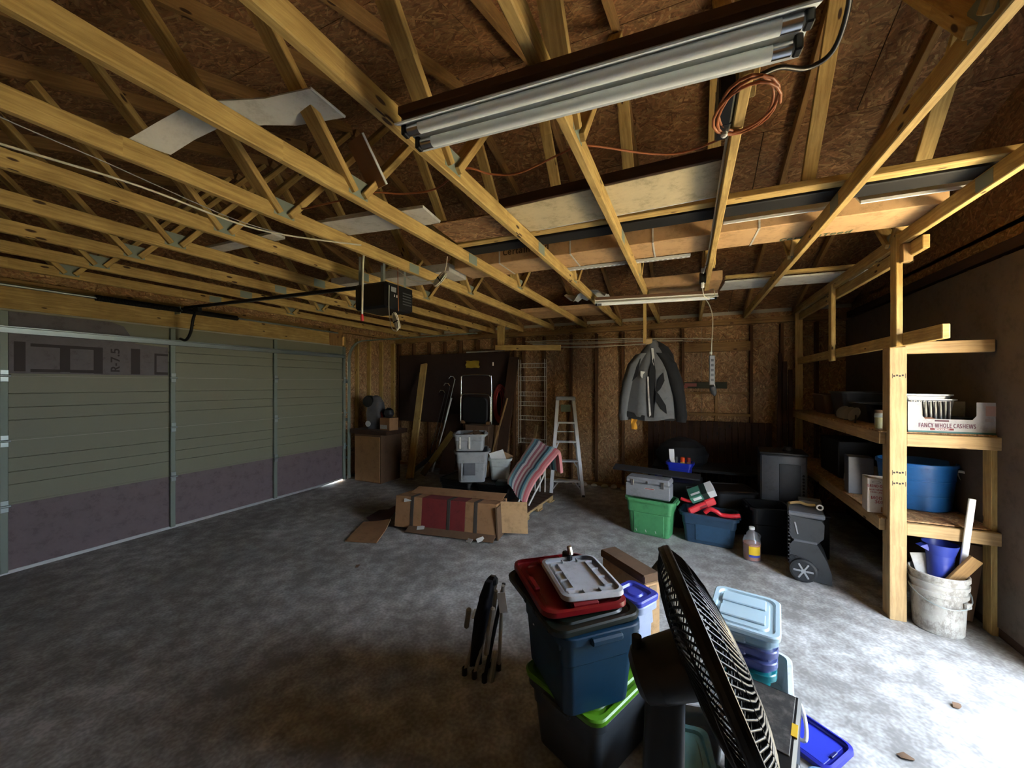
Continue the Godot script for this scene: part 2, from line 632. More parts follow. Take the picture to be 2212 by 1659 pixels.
	for r in [[FN - 0.1, d0, 0.0, 2.9], [d1, FB + 0.07, 0.0, 2.9], [d0, d1, dh, 2.9]]:
		piece("siding", wr, V(XR + 0.045, (r[2] + r[3]) / 2, (r[0] + r[1]) / 2), Vector3(0.05, r[3] - r[2], r[1] - r[0]), M.siding, 0.0)
		piece("osb_sheet", wr, V(XR + 0.006, (r[2] + r[3]) / 2, (r[0] + r[1]) / 2), Vector3(0.012, r[3] - r[2] - 0.004, r[1] - r[0] - 0.004), M.osb, 0.001)
	for sf in [-1.38, -0.9, -0.4, 0.1, 0.6, 1.1, d0 - 0.02, d1 + 0.02, 3.5, 3.80, 4.16, 4.56, 4.97, 5.38, 5.78, 6.2, 6.6]:
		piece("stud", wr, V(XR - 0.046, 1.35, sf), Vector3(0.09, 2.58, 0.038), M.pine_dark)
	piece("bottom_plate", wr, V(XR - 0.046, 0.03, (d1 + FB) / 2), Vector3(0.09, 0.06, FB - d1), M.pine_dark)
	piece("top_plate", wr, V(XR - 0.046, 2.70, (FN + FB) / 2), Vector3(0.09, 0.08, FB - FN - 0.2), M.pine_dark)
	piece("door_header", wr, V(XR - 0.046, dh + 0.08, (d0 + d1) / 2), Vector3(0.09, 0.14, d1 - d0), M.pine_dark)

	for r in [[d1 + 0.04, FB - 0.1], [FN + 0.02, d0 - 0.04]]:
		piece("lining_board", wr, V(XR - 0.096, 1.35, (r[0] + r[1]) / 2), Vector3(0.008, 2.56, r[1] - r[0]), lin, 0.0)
	# wall behind the viewer
	var wf := struct("wall_front", "strand board wall behind the viewer")
	piece("siding", wf, V((XL + XR) / 2, 1.45, FN - 0.045), Vector3(XR - XL + 0.3, 2.95, 0.05), M.siding, 0.0)
	piece("osb_sheet", wf, V((XL + XR) / 2, 1.44, FN - 0.006), Vector3(XR - XL, 2.88, 0.012), M.osb, 0.0)

	# gable ends above both side walls
	for g in [["gable_left", XL - 0.03], ["gable_right", XR + 0.03]]:
		var go := struct(g[0], "strand board gable end above the side wall")
		st = T()
		var yw := 2.86
		prism(st, [Vector2(FN - 0.1, yw), Vector2(FB + 0.1, yw), Vector2(FB + 0.1, rafter_y(FB) + 0.17), Vector2(FR, rafter_y(FR) + 0.17), Vector2(FN - 0.1, rafter_y(FN) + 0.17)], -0.03, 0.03, Transform3D(Basis(Vector3(0, 0, -1), Vector3(0, 1, 0), Vector3(1, 0, 0)), Vector3(g[1], 0, 0)))
		obj("osb_sheet", st, M.osb_deck, go)

	# roof deck: sheets laid across the top chords, and the shingled skin above
	var ce := struct("ceiling", "dark strand board roof deck above the trusses")
	for side in [-1.0, 1.0]:
		var dir := V(0, -0.318, side).normalized()
		var nrm := dir.cross(Vector3(1, 0, 0)).normalized()
		if nrm.y < 0:
			nrm = -nrm
		var top := V(0, rafter_y(FR) + 0.098, FR)
		var len := 4.5
		var ba := Basis(Vector3(1, 0, 0), nrm, Vector3(1, 0, 0).cross(nrm))
		for r in 4:
			var xx := XL - 0.25 - (0.6 if r % 2 == 1 else 0.0)
			while xx < XR + 0.2:
				var xa := maxf(xx, XL - 0.25)
				var xb := minf(xx + 2.44, XR + 0.25)
				var a0 := 1.14 * r
				var c := top + dir * (a0 + 0.57) + nrm * 0.006
				c.x = (xa + xb) / 2
				piece("osb_sheet", ce, c, Vector3(xb - xa - 0.005, 0.012, 1.136), M.osb_deck, 0.001, ba)
				xx += 2.44
		var cs := top + dir * (len / 2) + nrm * 0.04
		cs.x = (XL + XR) / 2
		piece("roof_skin", ce, cs, Vector3(XR - XL + 0.6, 0.05, len + 0.03), M.black_matte, 0.0, ba)
	for fe in [FN - 0.06, FB + 0.06]:
		piece("eave_board", ce, V((XL + XR) / 2, 2.90, fe), Vector3(XR - XL + 0.1, 0.16, 0.03), M.pine_dark, 0.0)
	piece("added_overhang", ce, V(XR + 0.42, 2.78, (FN + FB) / 2), Vector3(0.62, 0.03, FB - FN + 0.2), M.siding, 0.0)  # added, unseen overhang that cuts high sky light on the floor by the door
	trusses()
	garage_door()

func trusses():
	var where := ["nearest the left wall", "second from the left wall", "third from the left wall", "fourth from the left wall", "fifth from the left wall, above the opener motor", "under the low left end of the drooping white sheet", "crossing in front of the drooping white sheet", "touching the left end of the twin-tube light", "crossing above the middle of the twin-tube light", "carrying the black power box and coiled cord", "right of the twin-tube light, its underside lit yellow", "directly above the storage shelf posts"]
	var k := 0
	for n in range(-9, 3):
		var x := JX0 + JS * n
		var t := thing("roof_truss", "pine roof truss " + where[k], "roof truss", V(x, YJ, FR), 0.0, "parallel roof trusses")
		k += 1
		var o := V(x, YJ, FR)
		var st := T()
		box(st, Vector3(0, 0.0455, 0), Vector3(0.038, 0.091, FB - FN), Basis(), 0.004)
		obj("bottom_chord", st, M.pine, t)
		for side in [-1.0, 1.0]:
			st = T()
			var a := V(x, rafter_y(FR) + 0.05, FR + side * 0.02) - o
			var b := V(x, rafter_y(FB + 0.1) + 0.05, FR + side * (FB + 0.1 - FR)) - o
			beam(st, a, b, 0.038, 0.089)
			obj("top_chord", st, M.pine_old, t)
			for w in [[1.08, 0.04, 0.06, 0.0], [1.14, 0.04, 1.80, 0.0]]:
				st = T()
				var f1: float = FR + side * w[0]
				var f2: float = FR + side * w[2]
				beam(st, V(0, w[1], f1 - FR), V(0, rafter_y(f2) - YJ, f2 - FR), 0.038, 0.085, Vector3.RIGHT)
				obj("web", st, M.pine, t)
			for sx in [-1.0, 1.0]:
				st = T()
				box(st, V(sx * 0.0195, 0.075, side * 1.11), Vector3(0.0018, 0.10, 0.13))
				obj("gusset_plate", st, M.galv_dull, t)
		for sx in [-1.0, 1.0]:
			st = T()
			box(st, V(sx * 0.0195, 0.045, 0.12), Vector3(0.0018, 0.075, 0.13))
			obj("gusset_plate", st, M.galv_dull, t)

func garage_door():
	var d := struct("door_1", "closed steel sectional garage door with galvanised stiles")
	var dx := -5.733
	var steel := std(Color(0.50, 0.50, 0.42), 0.55, 0.0)
	var pink := worn(Color(0.47, 0.41, 0.42), 0.7, 3)
	var fs := [0.0, 1.268, 2.54, 3.822, 5.11]
	var ys := [0.012, 0.635, 1.235, 1.836, 2.445]
	for r in 4:
		for c in 4:
			var f0: float = fs[c]
			var f1: float = fs[c + 1]
			var y0: float = ys[r]
			var y1: float = ys[r + 1]
			if r == 0:
				# foam-backed bottom section
				var st := T()
				var lift := 0.02 if c == 3 else 0.0
				prism(st, [Vector2(f0, y0), Vector2(f1, y0 + lift), Vector2(f1, y1), Vector2(f0, y1)], -0.03, 0.0, Transform3D(Basis(Vector3(0, 0, -1), Vector3(0, 1, 0), Vector3(1, 0, 0)), Vector3(dx, 0, 0)))
				obj("foam_panel", st, pink, d)
				continue
			# ribbed steel pan
			var st2 := T()
			var rows := [0.0, 0.30, 0.318, 0.50, 0.518, 0.72, 0.738, 1.0]
			var prof := []
			for q in rows.size():
				var yy := lerpf(y0 + 0.004, y1 - 0.004, rows[q])
				var off := 0.0
				prof.append(Vector2(off, yy))
				if q == 1 or q == 3 or q == 5:
					prof.append(Vector2(-0.007, lerpf(y0 + 0.004, y1 - 0.004, rows[q] + 0.009)))
			var ra := []
			var rb := []
			for p in prof:
				ra.append(V(dx + p.x, p.y, f0))
				rb.append(V(dx + p.x, p.y, f1))
			for q in prof.size() - 1:
				var dn: Vector2 = (prof[q + 1] - prof[q]).normalized()
				quad(st2, ra[q], rb[q], rb[q + 1], ra[q + 1], Vector3(dn.y, -dn.x, 0))
			box(st2, V(dx - 0.002, y0 + 0.009, (f0 + f1) / 2), Vector3(0.02, 0.018, f1 - f0))
			obj("steel_panel", st2, steel, d)
	var sk := T()
	prism(sk, [Vector2(-0.09, 0.0), Vector2(4.55, 0.0), Vector2(5.12, 0.028), Vector2(5.12, 2.47), Vector2(-0.09, 2.47)], -0.045, -0.031, Transform3D(Basis(Vector3(0, 0, -1), Vector3(0, 1, 0), Vector3(1, 0, 0)), Vector3(dx, 0, 0)))
	obj("outer_skin", sk, M.siding, d)
	# foam insulation board with print on the top left section
	var fo := worn(Color(0.44, 0.42, 0.43), 0.8, 5)
	var st := T()
	prism(st, [Vector2(1.30, 1.86), Vector2(2.50, 1.86), Vector2(2.50, 2.20), Vector2(2.20, 2.22), Vector2(2.10, 2.40), Vector2(2.0, 2.435), Vector2(1.30, 2.435)], 0.0, 0.012, Transform3D(Basis(Vector3(0, 0, -1), Vector3(0, 1, 0), Vector3(1, 0, 0)), Vector3(dx + 0.001, 0, 0)))
	var pk := std(Color(0.24, 0.215, 0.215), 0.8)
	var fb := obj("foam_board", st, fo, d, "printed foam insulation board")
	for pr in [[1.33, 1.40, 1.88, 2.16], [1.43, 1.62, 2.12, 2.15], [1.43, 1.62, 1.875, 1.905], [1.62, 1.69, 1.88, 2.15], [1.69, 1.86, 2.12, 2.15], [1.69, 1.86, 1.875, 1.905], [1.86, 1.93, 1.87, 2.15], [2.16, 2.24, 1.87, 2.16], [2.37, 2.39, 1.87, 2.12], [2.39, 2.50, 2.095, 2.12], [2.39, 2.50, 1.87, 1.90]]:
		st = T()
		box(st, V(dx + 0.0137, (pr[2] + pr[3]) / 2, (pr[0] + pr[1]) / 2), Vector3(0.0012, pr[3] - pr[2], pr[1] - pr[0]))
		obj("print", st, pk, fb)
	lettering("R-7.5", 0.075, V(dx + 0.0137, 2.02, 2.03), Vector3(0, 1, 0), V(0, 0, -1), pk, fb, "lettering", 1.15)
	# stiles with hinges, struts, bottom rail
	for c in 5:
		for r in 4:
			var y0: float = ys[r]
			var y1: float = ys[r + 1]
			st = T()
			box(st, V(dx + 0.022, (y0 + y1) / 2, fs[c]), Vector3(0.035, y1 - y0 - 0.02, 0.05), Basis(), 0.004)
			var s := obj("stile", st, M.galv_dull, d)
			if r > 0:
				st = T()
				box(st, V(dx + 0.045, y0, fs[c]), Vector3(0.012, 0.11, 0.05), Basis(), 0.003)
				tube(st, [V(dx + 0.055, y0, fs[c] - 0.035), V(dx + 0.055, y0, fs[c] + 0.035)], 0.011, 8)
				obj("hinge", st, M.galv, s)
	for y in [2.26, 0.52]:
		st = T()
		var off := 0.055 if y > 1.0 else 0.05
		if y > 1.0:
			prism(st, [Vector2(0, -0.03), Vector2(off, -0.03), Vector2(off, -0.022), Vector2(0.012, -0.018), Vector2(0.012, 0.018), Vector2(off, 0.022), Vector2(off, 0.03), Vector2(0, 0.03)], -5.1, 0.0, Transform3D(Basis(), Vector3(dx + 0.04, y, 0)))
			obj("strut", st, M.galv, d)
	st = T()
	prism(st, [Vector2(0.0, 0.0), Vector2(4.55, 0.0), Vector2(5.11, 0.026), Vector2(5.11, 0.05), Vector2(4.55, 0.03), Vector2(0.0, 0.03)], -0.03, 0.012, Transform3D(Basis(Vector3(0, 0, -1), Vector3(0, 1, 0), Vector3(1, 0, 0)), Vector3(dx, 0, 0)))
	obj("bottom_rail", st, M.alu, d)
	# vertical track, curve and horizontal track along the back corner
	var tr := thing("door_track", "galvanised roller track curving back from the door jamb", "track", V(dx, 0, 5.2))
	st = T()
	var pts := [V(0.05, 0.02, 0), V(0.05, 2.20, 0)]
	for q in 7:
		var a := PI * 0.5 * q / 6.0
		pts.append(V(0.05 + 0.34 * (1 - cos(a)), 2.2 + 0.34 * sin(a), 0))
	pts.append(V(2.75, 2.55, 0))
	for e in [-0.025, 0.025]:
		var q2 := []
		for p in pts:
			q2.append(p + V(0, 0, e))
		tube(st, q2, 0.008, 6)
	var g := []
	for p in pts:
		g.append([p + V(0, 0, -0.025), p + V(0, 0, 0.025)])
	sheet(st, g, 0.003)
	obj("rail", st, M.galv_dull, tr)
	for y in [0.4, 1.1, 1.8]:
		st = T()
		box(st, V(-0.06, y, 0.02), Vector3(0.2, 0.05, 0.03), Basis(), 0.002)
		obj("bracket", st, M.galv, tr)
	# torsion spring on its shaft
	var ts := thing("torsion_spring", "black torsion spring on a shaft above the garage door", "spring", V(-5.62, 2.66, 2.5))
	st = T()
	tube(st, [V(0, 0, -2.4), V(0, 0, 2.4)], 0.013, 8)
	obj("shaft", st, M.galv, ts)
	for r in [[-0.66, 0.07], [0.09, 0.73]]:
		st = T()
		var hp := []
		var turns := 60
		for q in turns * 6 + 1:
			var a := TAU * q / 6.0
			hp.append(V(cos(a) * 0.029, sin(a) * 0.029, lerpf(r[0], r[1], q / (turns * 6.0))))
		tube(st, hp, 0.006, 5)
		obj("coil", st, M.black_metal, ts)
	st = T()
	box(st, V(-0.06, 0.0, 0.08), Vector3(0.12, 0.09, 0.012), Basis(), 0.002)
	obj("centre_bracket", st, M.galv, ts)

# ---------- things laid across the truss chords ----------
func plank_at(t: Node3D, called: String, c: Vector3, s: Vector3, m: Material, bev := 0.003, b := Basis()):
	var st := T()
	box(st, c, s, b, bev)
	return obj(called, st, m, t)

func loose(called: String, label: String, category: String, at: Vector3, st: SurfaceTool, m: Material, turn := 0.0, group := "") -> MeshInstance3D:
	var o := obj(numbered(called), st, m, self)
	o.position = at
	o.rotation.y = deg_to_rad(turn)
	o.set_meta("label", label)
	o.set_meta("category", category)
	if group != "":
		o.set_meta("group", group)
	return o

func attic():
	var YT := YJ + 0.093   # top of the chords
	# drooping white sheet
	var up := [[-2.30, 2.862, 0.855], [-2.22, 2.965, 0.93], [-2.116, 3.045, 0.99], [-1.983, 3.075, 1.054], [-1.779, 3.08, 1.138], [-1.543, 3.09, 1.194]]
	var lo := [[-2.26, 2.862, 0.998], [-2.177, 2.945, 1.056], [-2.098, 3.015, 1.115], [-1.917, 3.05, 1.226], [-1.78, 3.055, 1.30], [-1.529, 3.07, 1.374]]
	var g := []
	for i in 6:
		var a := V(up[i][0], up[i][1], up[i][2])
		var b := V(lo[i][0], lo[i][1], lo[i][2])
		g.append([a, a.lerp(b, 0.33), a.lerp(b, 0.67), b])
	var st := T()
	sheet(st, g, 0.008)
	var cs := thing("drooping_sheet", "white flexible sheet arching over the trusses at upper left", "sheet")
	obj("sheet", st, M.foam, cs)
	st = T()
	tube(st, [g[5][0], g[5][3]], 0.007, 6)
	obj("rolled_edge", st, M.white, cs)
	# small brown panel leaning at a web
	var bp := thing("scrap_sheet", "small brown panel with white edges propped among the truss webs", "panel", V(-1.63, 2.87, 1.62), -14.0)
	plank_at(bp, "panel", Vector3(0, 0.12, 0), Vector3(0.15, 0.26, 0.012), M.card, 0.001, Basis.from_euler(Vector3(0.6, 0, 0)))
	plank_at(bp, "edge_strip", Vector3(0.075, 0.12, 0.0), Vector3(0.006, 0.26, 0.014), M.white, 0.001, Basis.from_euler(Vector3(0.6, 0, 0)))
	# flat grey panel with white strips
	st = T()
	box(st, Vector3(0, 0.012, 0), Vector3(0.95, 0.02, 0.24), Basis(), 0.002)
	loose("grey_sheet", "flat grey panel lying across the trusses near the opener", "panel", V(-1.98, YT + 0.001, 1.99), st, M.white_dull, 8.0)
	st = T()
	box(st, Vector3(0, 0.008, 0), Vector3(0.40, 0.016, 0.035), Basis(), 0.002)
	loose("trim_strip", "short white trim strip on the near edge of the grey attic panel", "trim", V(-2.05, YT + 0.024, 1.89), st, M.white, 6.0, "white trim strips in the attic")
	st = T()
	box(st, Vector3(0, 0.008, 0), Vector3(0.34, 0.012, 0.03), Basis(), 0.002)
	loose("trim_strip", "short white trim strip on the far edge of the grey attic panel", "trim", V(-1.98, YT + 0.024, 2.08), st, M.white, 5.0, "white trim strips in the attic")
	st = T()
	box(st, Vector3(0, 0.022, 0), Vector3(0.055, 0.045, 0.004), Basis(), 0.001)
	var tg := loose("price_tag", "little white card tag standing on a truss chord", "tag", V(-1.80, YT, 1.86), st, M.white, -12.0)
	plank_at(tg, "print", Vector3(0.006, 0.022, 0.003), Vector3(0.02, 0.02, 0.001), M.ink_dark, 0.0)
	st = T()
	box(st, Vector3(0, 0.01, 0), Vector3(0.9, 0.02, 0.11), Basis(), 0.002)
	loose("whitewashed_board", "whitewashed board over the trusses left of the opener", "board", V(-3.2, YT, 1.85), st, M.white_dull, 2.0)
	# big pale panel
	st = T()
	box(st, Vector3(0, 0.012, 0), Vector3(1.20, 0.014, 0.40), Basis(), 0.002)
	var pp := loose("cream_sheet", "large cream panel lying across the trusses in the middle", "panel", V(-0.44, YT + 0.004, 2.36), st, worn(Color(0.80, 0.74, 0.60), 0.8, 4), -1.5)
	plank_at(pp, "edge_strip", Vector3(0, 0.012, -0.203), Vector3(1.19, 0.018, 0.006), M.white, 0.001)
	st = T()
	box(st, Vector3(0, 0.03, 0), Vector3(1.24, 0.06, 0.02), Basis(), 0.003)
	loose("dark_board", "dark board on edge beside the cream attic panel", "board", V(-0.45, YT, 2.13), st, M.pine_dark, -1.5)
	# 2x4 lying flat
	st = T()
	box(st, Vector3(0, 0.02, 0), Vector3(3.7, 0.038, 0.075), Basis(), 0.004)
	loose("loose_two_by_four", "long loose two-by-four lying flat across the trusses", "lumber", V(0.1, YT, 2.635), st, M.pine, 1.2)
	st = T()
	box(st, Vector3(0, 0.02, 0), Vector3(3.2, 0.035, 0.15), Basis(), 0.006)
	loose("gap_shade_strip", "thin black strip standing in for the dark gap behind the two-by-four in the attic", "box", V(-0.15, YT, 2.79), st, M.black_matte, 1.2)  # black strip paints the shaded gap between two-by-four and siding carton
	# siding cartons
	var sc := thing("siding_carton", "long tan siding carton spanning the trusses with green print", "box", V(-0.30, YT, 3.32), 1.5)
	st = T()
	box(st, Vector3(0, 0.08, 0), Vector3(3.45, 0.16, 0.36), Basis(), 0.006)
	obj("carton", st, M.card_light, sc)
	for xx in [-1.25, -0.6, 0.05, 0.75]:
		plank_at(sc, "strap", Vector3(xx, 0.08, 0.0), Vector3(0.012, 0.166, 0.366), M.white_dull, 0.0)
	lettering("CertainTeed", 0.055, Vector3(1.15, -0.001, -0.14), Vector3(1, 0, 0), Vector3(0, 0, 1), std(Color(0.30, 0.36, 0.26), 0.8), sc)
	lettering("CertainTeed", 0.055, Vector3(-1.0, 0.09, 0.1815), Vector3(1, 0, 0), Vector3(0, 1, 0), std(Color(0.34, 0.26, 0.16), 0.8), sc)
	plank_at(sc, "end_flap", Vector3(1.76, 0.02, 0.10), Vector3(0.12, 0.005, 0.15), M.card_light, 0.0, Basis.from_euler(Vector3(0, 0, -0.3)))
	# white trim boards on the near side of the carton
	for r in [[0.22, 0.86, "white vinyl trim length left of the lit truss, on the carton"], [0.95, 1.52, "white vinyl trim length right of the lit truss, on the carton"]]:
		st = T()
		box(st, Vector3(0, 0.042, 0), Vector3(r[1] - r[0], 0.012, 0.085), Basis.from_euler(Vector3(0.75, 0, 0)), 0.002)
		box(st, Vector3(0, 0.012, 0.036), Vector3(r[1] - r[0], 0.02, 0.012), Basis(), 0.002)
		loose("vinyl_trim", r[2], "trim", V((r[0] + r[1]) / 2, YT + 0.002, 3.04), st, M.white, 1.0, "white vinyl trim by the carton")
	st = T()
	box(st, Vector3(0, 0.02, 0), Vector3(1.10, 0.004, 0.10), Basis(), 0.0)
	box(st, Vector3(0, 0.01, 0.05), Vector3(1.10, 0.022, 0.004), Basis(), 0.0)
	var vs := loose("siding_strip", "perforated white siding strip showing below the far side of the carton", "siding", V(-0.53, YT - 0.012, 3.59), st, M.white, 2.0)
	for q in 26:
		plank_at(vs, "slot", Vector3(-0.52 + q * 0.0415, 0.0172, -0.03), Vector3(0.022, 0.002, 0.006), M.black_matte, 0.0)
	# further back
	st = T()
	box(st, Vector3(0, 0.05, 0), Vector3(0.85, 0.1, 0.5), Basis(), 0.004)
	loose("flat_carton", "flat tan carton above the far single-tube light", "box", V(-0.10, YT, 4.80), st, M.card_light, 1.0)
	st = T()
	box(st, Vector3(0, 0.012, 0), Vector3(1.22, 0.02, 0.38), Basis(), 0.002)
	loose("white_foam_sheet", "white foam sheet lying over the trusses toward the shelf corner", "sheet", V(0.96, YT, 4.95), st, M.foam, 4.0)
	st = T()
	box(st, Vector3(0, 0.02, 0), Vector3(1.5, 0.03, 0.06), Basis(), 0.003)
	loose("furring_strip", "thin furring strip beside the white foam sheet", "lumber", V(1.1, YT, 4.62), st, M.pine, 4.0)
	# torn plastic over two chords
	g = []
	for i in 9:
		var row := []
		for j in 6:
			var x := -1.40 + i * 0.06
			row.append(V(x, YT + 0.01 + 0.05 * absf(sin(i * 1.7 + j * 0.9)) - (0.10 * maxf(0.0, sin(i * 0.9)) if j < 2 else 0.0), 4.62 + j * 0.09))
		g.append(row)
	st = T()
	sheet(st, g, 0.004)
	loose("plastic_bag", "crumpled white plastic draped over trusses left of the single-tube light", "bag", Vector3.ZERO, st, M.foam)
	st = T()
	box(st, Vector3(0, 0.006, 0), Vector3(0.5, 0.012, 0.36), Basis(), 0.002)
	loose("osb_offcut", "strand board offcut lying on the trusses behind the opener", "board", V(-1.36, YT, 2.36), st, M.osb_deck, 5.0)
	st = T()
	box(st, Vector3(0, 0.03, 0), Vector3(1.3, 0.06, 0.6), Basis(), 0.003)
	loose("tan_carton", "shallow tan carton lying over the trusses near the back left", "box", V(-1.70, YT, 5.75), st, M.card_light, 3.0)
	st = T()
	box(st, Vector3(0, 0.04, 0), Vector3(1.5, 0.08, 0.35), Basis(), 0.003)
	loose("grey_carton", "faded grey carton across the trusses above the opener motor", "box", V(-2.85, YT, 3.25), st, M.white_dull, 3.0)

# ---------- lamps, cords, door opener ----------
func tube_light(label: String, at: Vector3, turn: float, len: float, two: bool):
	var t := thing("fluorescent_light", label, "light fixture", at, turn)
	var w := 0.085 if two else 0.055
	var st := T()
	# housing: channel with splayed white reflector wings
	prism(st, [Vector2(-w * 0.55, 0.03), Vector2(-w * 0.55, 0.055), Vector2(w * 0.55, 0.055), Vector2(w * 0.55, 0.03), Vector2(w + 0.004, 0.004), Vector2(w, 0.0), Vector2(w * 0.5, 0.022), Vector2(-w * 0.5, 0.022), Vector2(-w, 0.0), Vector2(-w - 0.004, 0.004)], -len / 2, len / 2, Transform3D(Basis(Vector3(0, 0, 1), Vector3(0, 1, 0), Vector3(-1, 0, 0)), Vector3.ZERO))
	obj("reflector", st, M.white_enamel, t)
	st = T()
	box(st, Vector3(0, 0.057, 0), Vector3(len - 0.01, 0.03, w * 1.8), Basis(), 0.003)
	obj("housing_back_shaded", st, std(Color(0.36, 0.25, 0.17), 0.7), t)  # brown colour stands in for shade on the white housing
	for z in ([-0.042, 0.042] if two else [0.0]):
		st = T()
		var R := Transform3D(Basis(Vector3(0, 1, 0), Vector3(1, 0, 0), Vector3(0, 0, -1)), Vector3(0, 0.0, z))
		lathe(st, [[0.017, -len / 2 + 0.045], [0.019, -len / 2 + 0.05], [0.019, len / 2 - 0.05], [0.017, len / 2 - 0.045]], 14, R, true, true)
		var lamp := obj("lamp_tube", st, M.white_enamel, t)
		for e in [-1.0, 1.0]:
			st = T()
			lathe(st, [[0.0195, e * (len / 2 - 0.075)], [0.0195, e * (len / 2 - 0.03)]], 14, R, true, true)
			obj("end_cap", st, M.chrome, lamp)
			st = T()
			box(st, Vector3(e * (len / 2 - 0.015), 0.004, z), Vector3(0.02, 0.046, 0.034), Basis(), 0.004)
			obj("socket", st, M.black, t)
	return t

func cord(called: String, label: String, pts: Array, r: float, m: Material, category := "cord"):
	var st := T()
	tube(st, spline(pts, 7), r, 7)
	return loose(called, label, category, Vector3.ZERO, st, m)

func fixtures():
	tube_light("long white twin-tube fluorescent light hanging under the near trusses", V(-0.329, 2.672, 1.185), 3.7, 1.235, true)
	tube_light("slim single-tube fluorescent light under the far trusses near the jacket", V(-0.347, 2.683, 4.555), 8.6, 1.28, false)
	# power box on the truss, with coil of cord
	var pb := thing("power_box", "black power box fixed to a truss with a small white knob", "power box", V(0.128, 2.77, 1.62), 0.0)
	plank_at(pb, "case", Vector3(-0.006, 0.03, 0), Vector3(0.05, 0.13, 0.26), M.black, 0.006)
	plank_at(pb, "cover_seam", Vector3(-0.006, 0.03, -0.03), Vector3(0.053, 0.133, 0.004), M.grey_dark, 0.0)
	var st := T()
	lathe(st, [[0.012, 0.0], [0.012, -0.012], [0.006, -0.018]], 10, Transform3D(Basis(), V(0, -0.035, 0.08)), false, true)
	obj("knob", st, M.white, pb)
	var cp := []
	for i in 61:
		var a := TAU * i / 20.0
		var rr := 0.115 + 0.014 * sin(i * 0.55)
		cp.append(V(0.185 + cos(a) * rr * 0.8, 2.742 - 0.0035 * (i / 20.0) - 0.004 * cos(a * 2), 1.585 + sin(a) * rr * 1.2))
	st = T()
	tube(st, cp, 0.0055, 7)
	loose("coiled_cord", "coil of brown extension cord hung round the truss by the power box", "cord", Vector3.ZERO, st, M.brown_cord)
	cord("extension_cord", "brown extension cord swagged over the trusses below the roof deck", [V(0.157, 2.86, 1.95), V(-0.01, 2.86, 2.0), V(-0.17, 2.865, 1.95), V(-0.434, 2.866, 1.76), V(-0.54, 2.86, 1.765), V(-0.795, 2.85, 1.82), V(-0.94, 2.86, 1.785), V(-1.05, 2.87, 1.70), V(-1.28, 2.85, 1.775), V(-1.50, 2.86, 1.76), V(-1.67, 2.866, 1.68), V(-1.9, 2.855, 1.66), V(-2.27, 2.87, 1.66)], 0.005, M.brown_cord)
	cord("black_cable", "thick black cable looping from the twin-tube light past the power box", [V(0.22, 2.86, 1.62), V(0.30, 2.90, 1.66), V(0.40, 2.93, 1.75), V(0.47, 2.95, 1.73), V(0.475, 2.98, 1.60), V(0.44, 3.02, 1.45), V(0.40, 3.10, 1.35)], 0.009, M.black)
	cord("light_cable", "white cable stapled along the truss from power box to plug", [V(0.150, 2.80, 1.80), V(0.150, 2.80, 2.4), V(0.150, 2.80, 3.0), V(0.148, 2.80, 3.6), V(0.13, 2.78, 3.95)], 0.006, M.white_cord)
	var pl := thing("plug_outlet", "black outlet block with white plugs on the truss above the far light", "outlet", V(0.125, 2.70, 4.02))
	plank_at(pl, "block", Vector3(0, 0.05, 0), Vector3(0.055, 0.10, 0.06), M.black, 0.006)
	plank_at(pl, "plug", Vector3(0.0, 0.115, 0.02), Vector3(0.03, 0.05, 0.03), M.white, 0.006)
	plank_at(pl, "plug", Vector3(0.0, -0.02, 0.02), Vector3(0.028, 0.05, 0.03), M.white, 0.006)
	cord("lamp_lead", "thin white lead looping from outlet to the single-tube light", [V(0.125, 2.66, 4.02), V(0.14, 2.60, 4.08), V(0.19, 2.585, 4.15), V(0.235, 2.62, 4.2), V(0.23, 2.70, 4.3), V(0.20, 2.735, 4.5)], 0.004, M.white_cord)
	# hanging power strip
	var ps := thing("power_strip", "grey power strip dangling on a white cord before the back wall", "power strip", V(0.268, 1.74, 5.3), 12.0)
	st = T()
	tube(st, spline([Vector3(-0.072, 1.06, 0.0), Vector3(-0.03, 0.99, 0.0), Vector3(0.006, 0.86, 0.0), Vector3(0.008, 0.70, 0.0), Vector3(0.0, 0.56, 0), Vector3(-0.006, 0.37, 0)], 6), 0.006, 7)
	obj("cord", st, M.white_cord, ps)
	plank_at(ps, "strip", Vector3(0, 0.19, 0), Vector3(0.062, 0.36, 0.035), M.grey_light, 0.006)
	for q in 5:
		plank_at(ps, "receptacle", Vector3(0, 0.07 + q * 0.06, 0.018), Vector3(0.03, 0.03, 0.003), M.grey_mid, 0.001)
	plank_at(ps, "hook_knot", Vector3(-0.012, 0.40, 0), Vector3(0.03, 0.04, 0.02), M.white_cord, 0.008)
	plank_at(ps, "clip", Vector3(0.02, 0.03, 0.01), Vector3(0.012, 0.10, 0.012), M.white, 0.003, Basis.from_euler(Vector3(0, 0, 0.2)))
	st = T()
	lathe(st, [[0.0, 0.0], [0.028, -0.01], [0.038, -0.05], [0.03, -0.10], [0.012, -0.13], [0.0, -0.135]], 12, Transform3D(Basis.from_euler(Vector3(0.2, 0, 0.3)), Vector3(0.0, 0.0, 0.0)))
	obj("plug", st, M.grey_mid, ps)
	# garage door opener
	var go := thing("garage_door_opener", "black ceiling-hung garage door opener motor with rail", "door opener", V(-2.44, 2.385, 2.62))
	plank_at(go, "case", Vector3(0, 0.12, 0), Vector3(0.36, 0.22, 0.34), M.black, 0.02)
	plank_at(go, "end_panel", Vector3(0.182, 0.12, 0), Vector3(0.008, 0.20, 0.31), M.black_metal, 0.003)
	for q in 5:
		plank_at(go, "vent_slot", Vector3(0.1875, 0.07 + q * 0.024, -0.08), Vector3(0.002, 0.008, 0.11), M.grey_mid, 0.0)
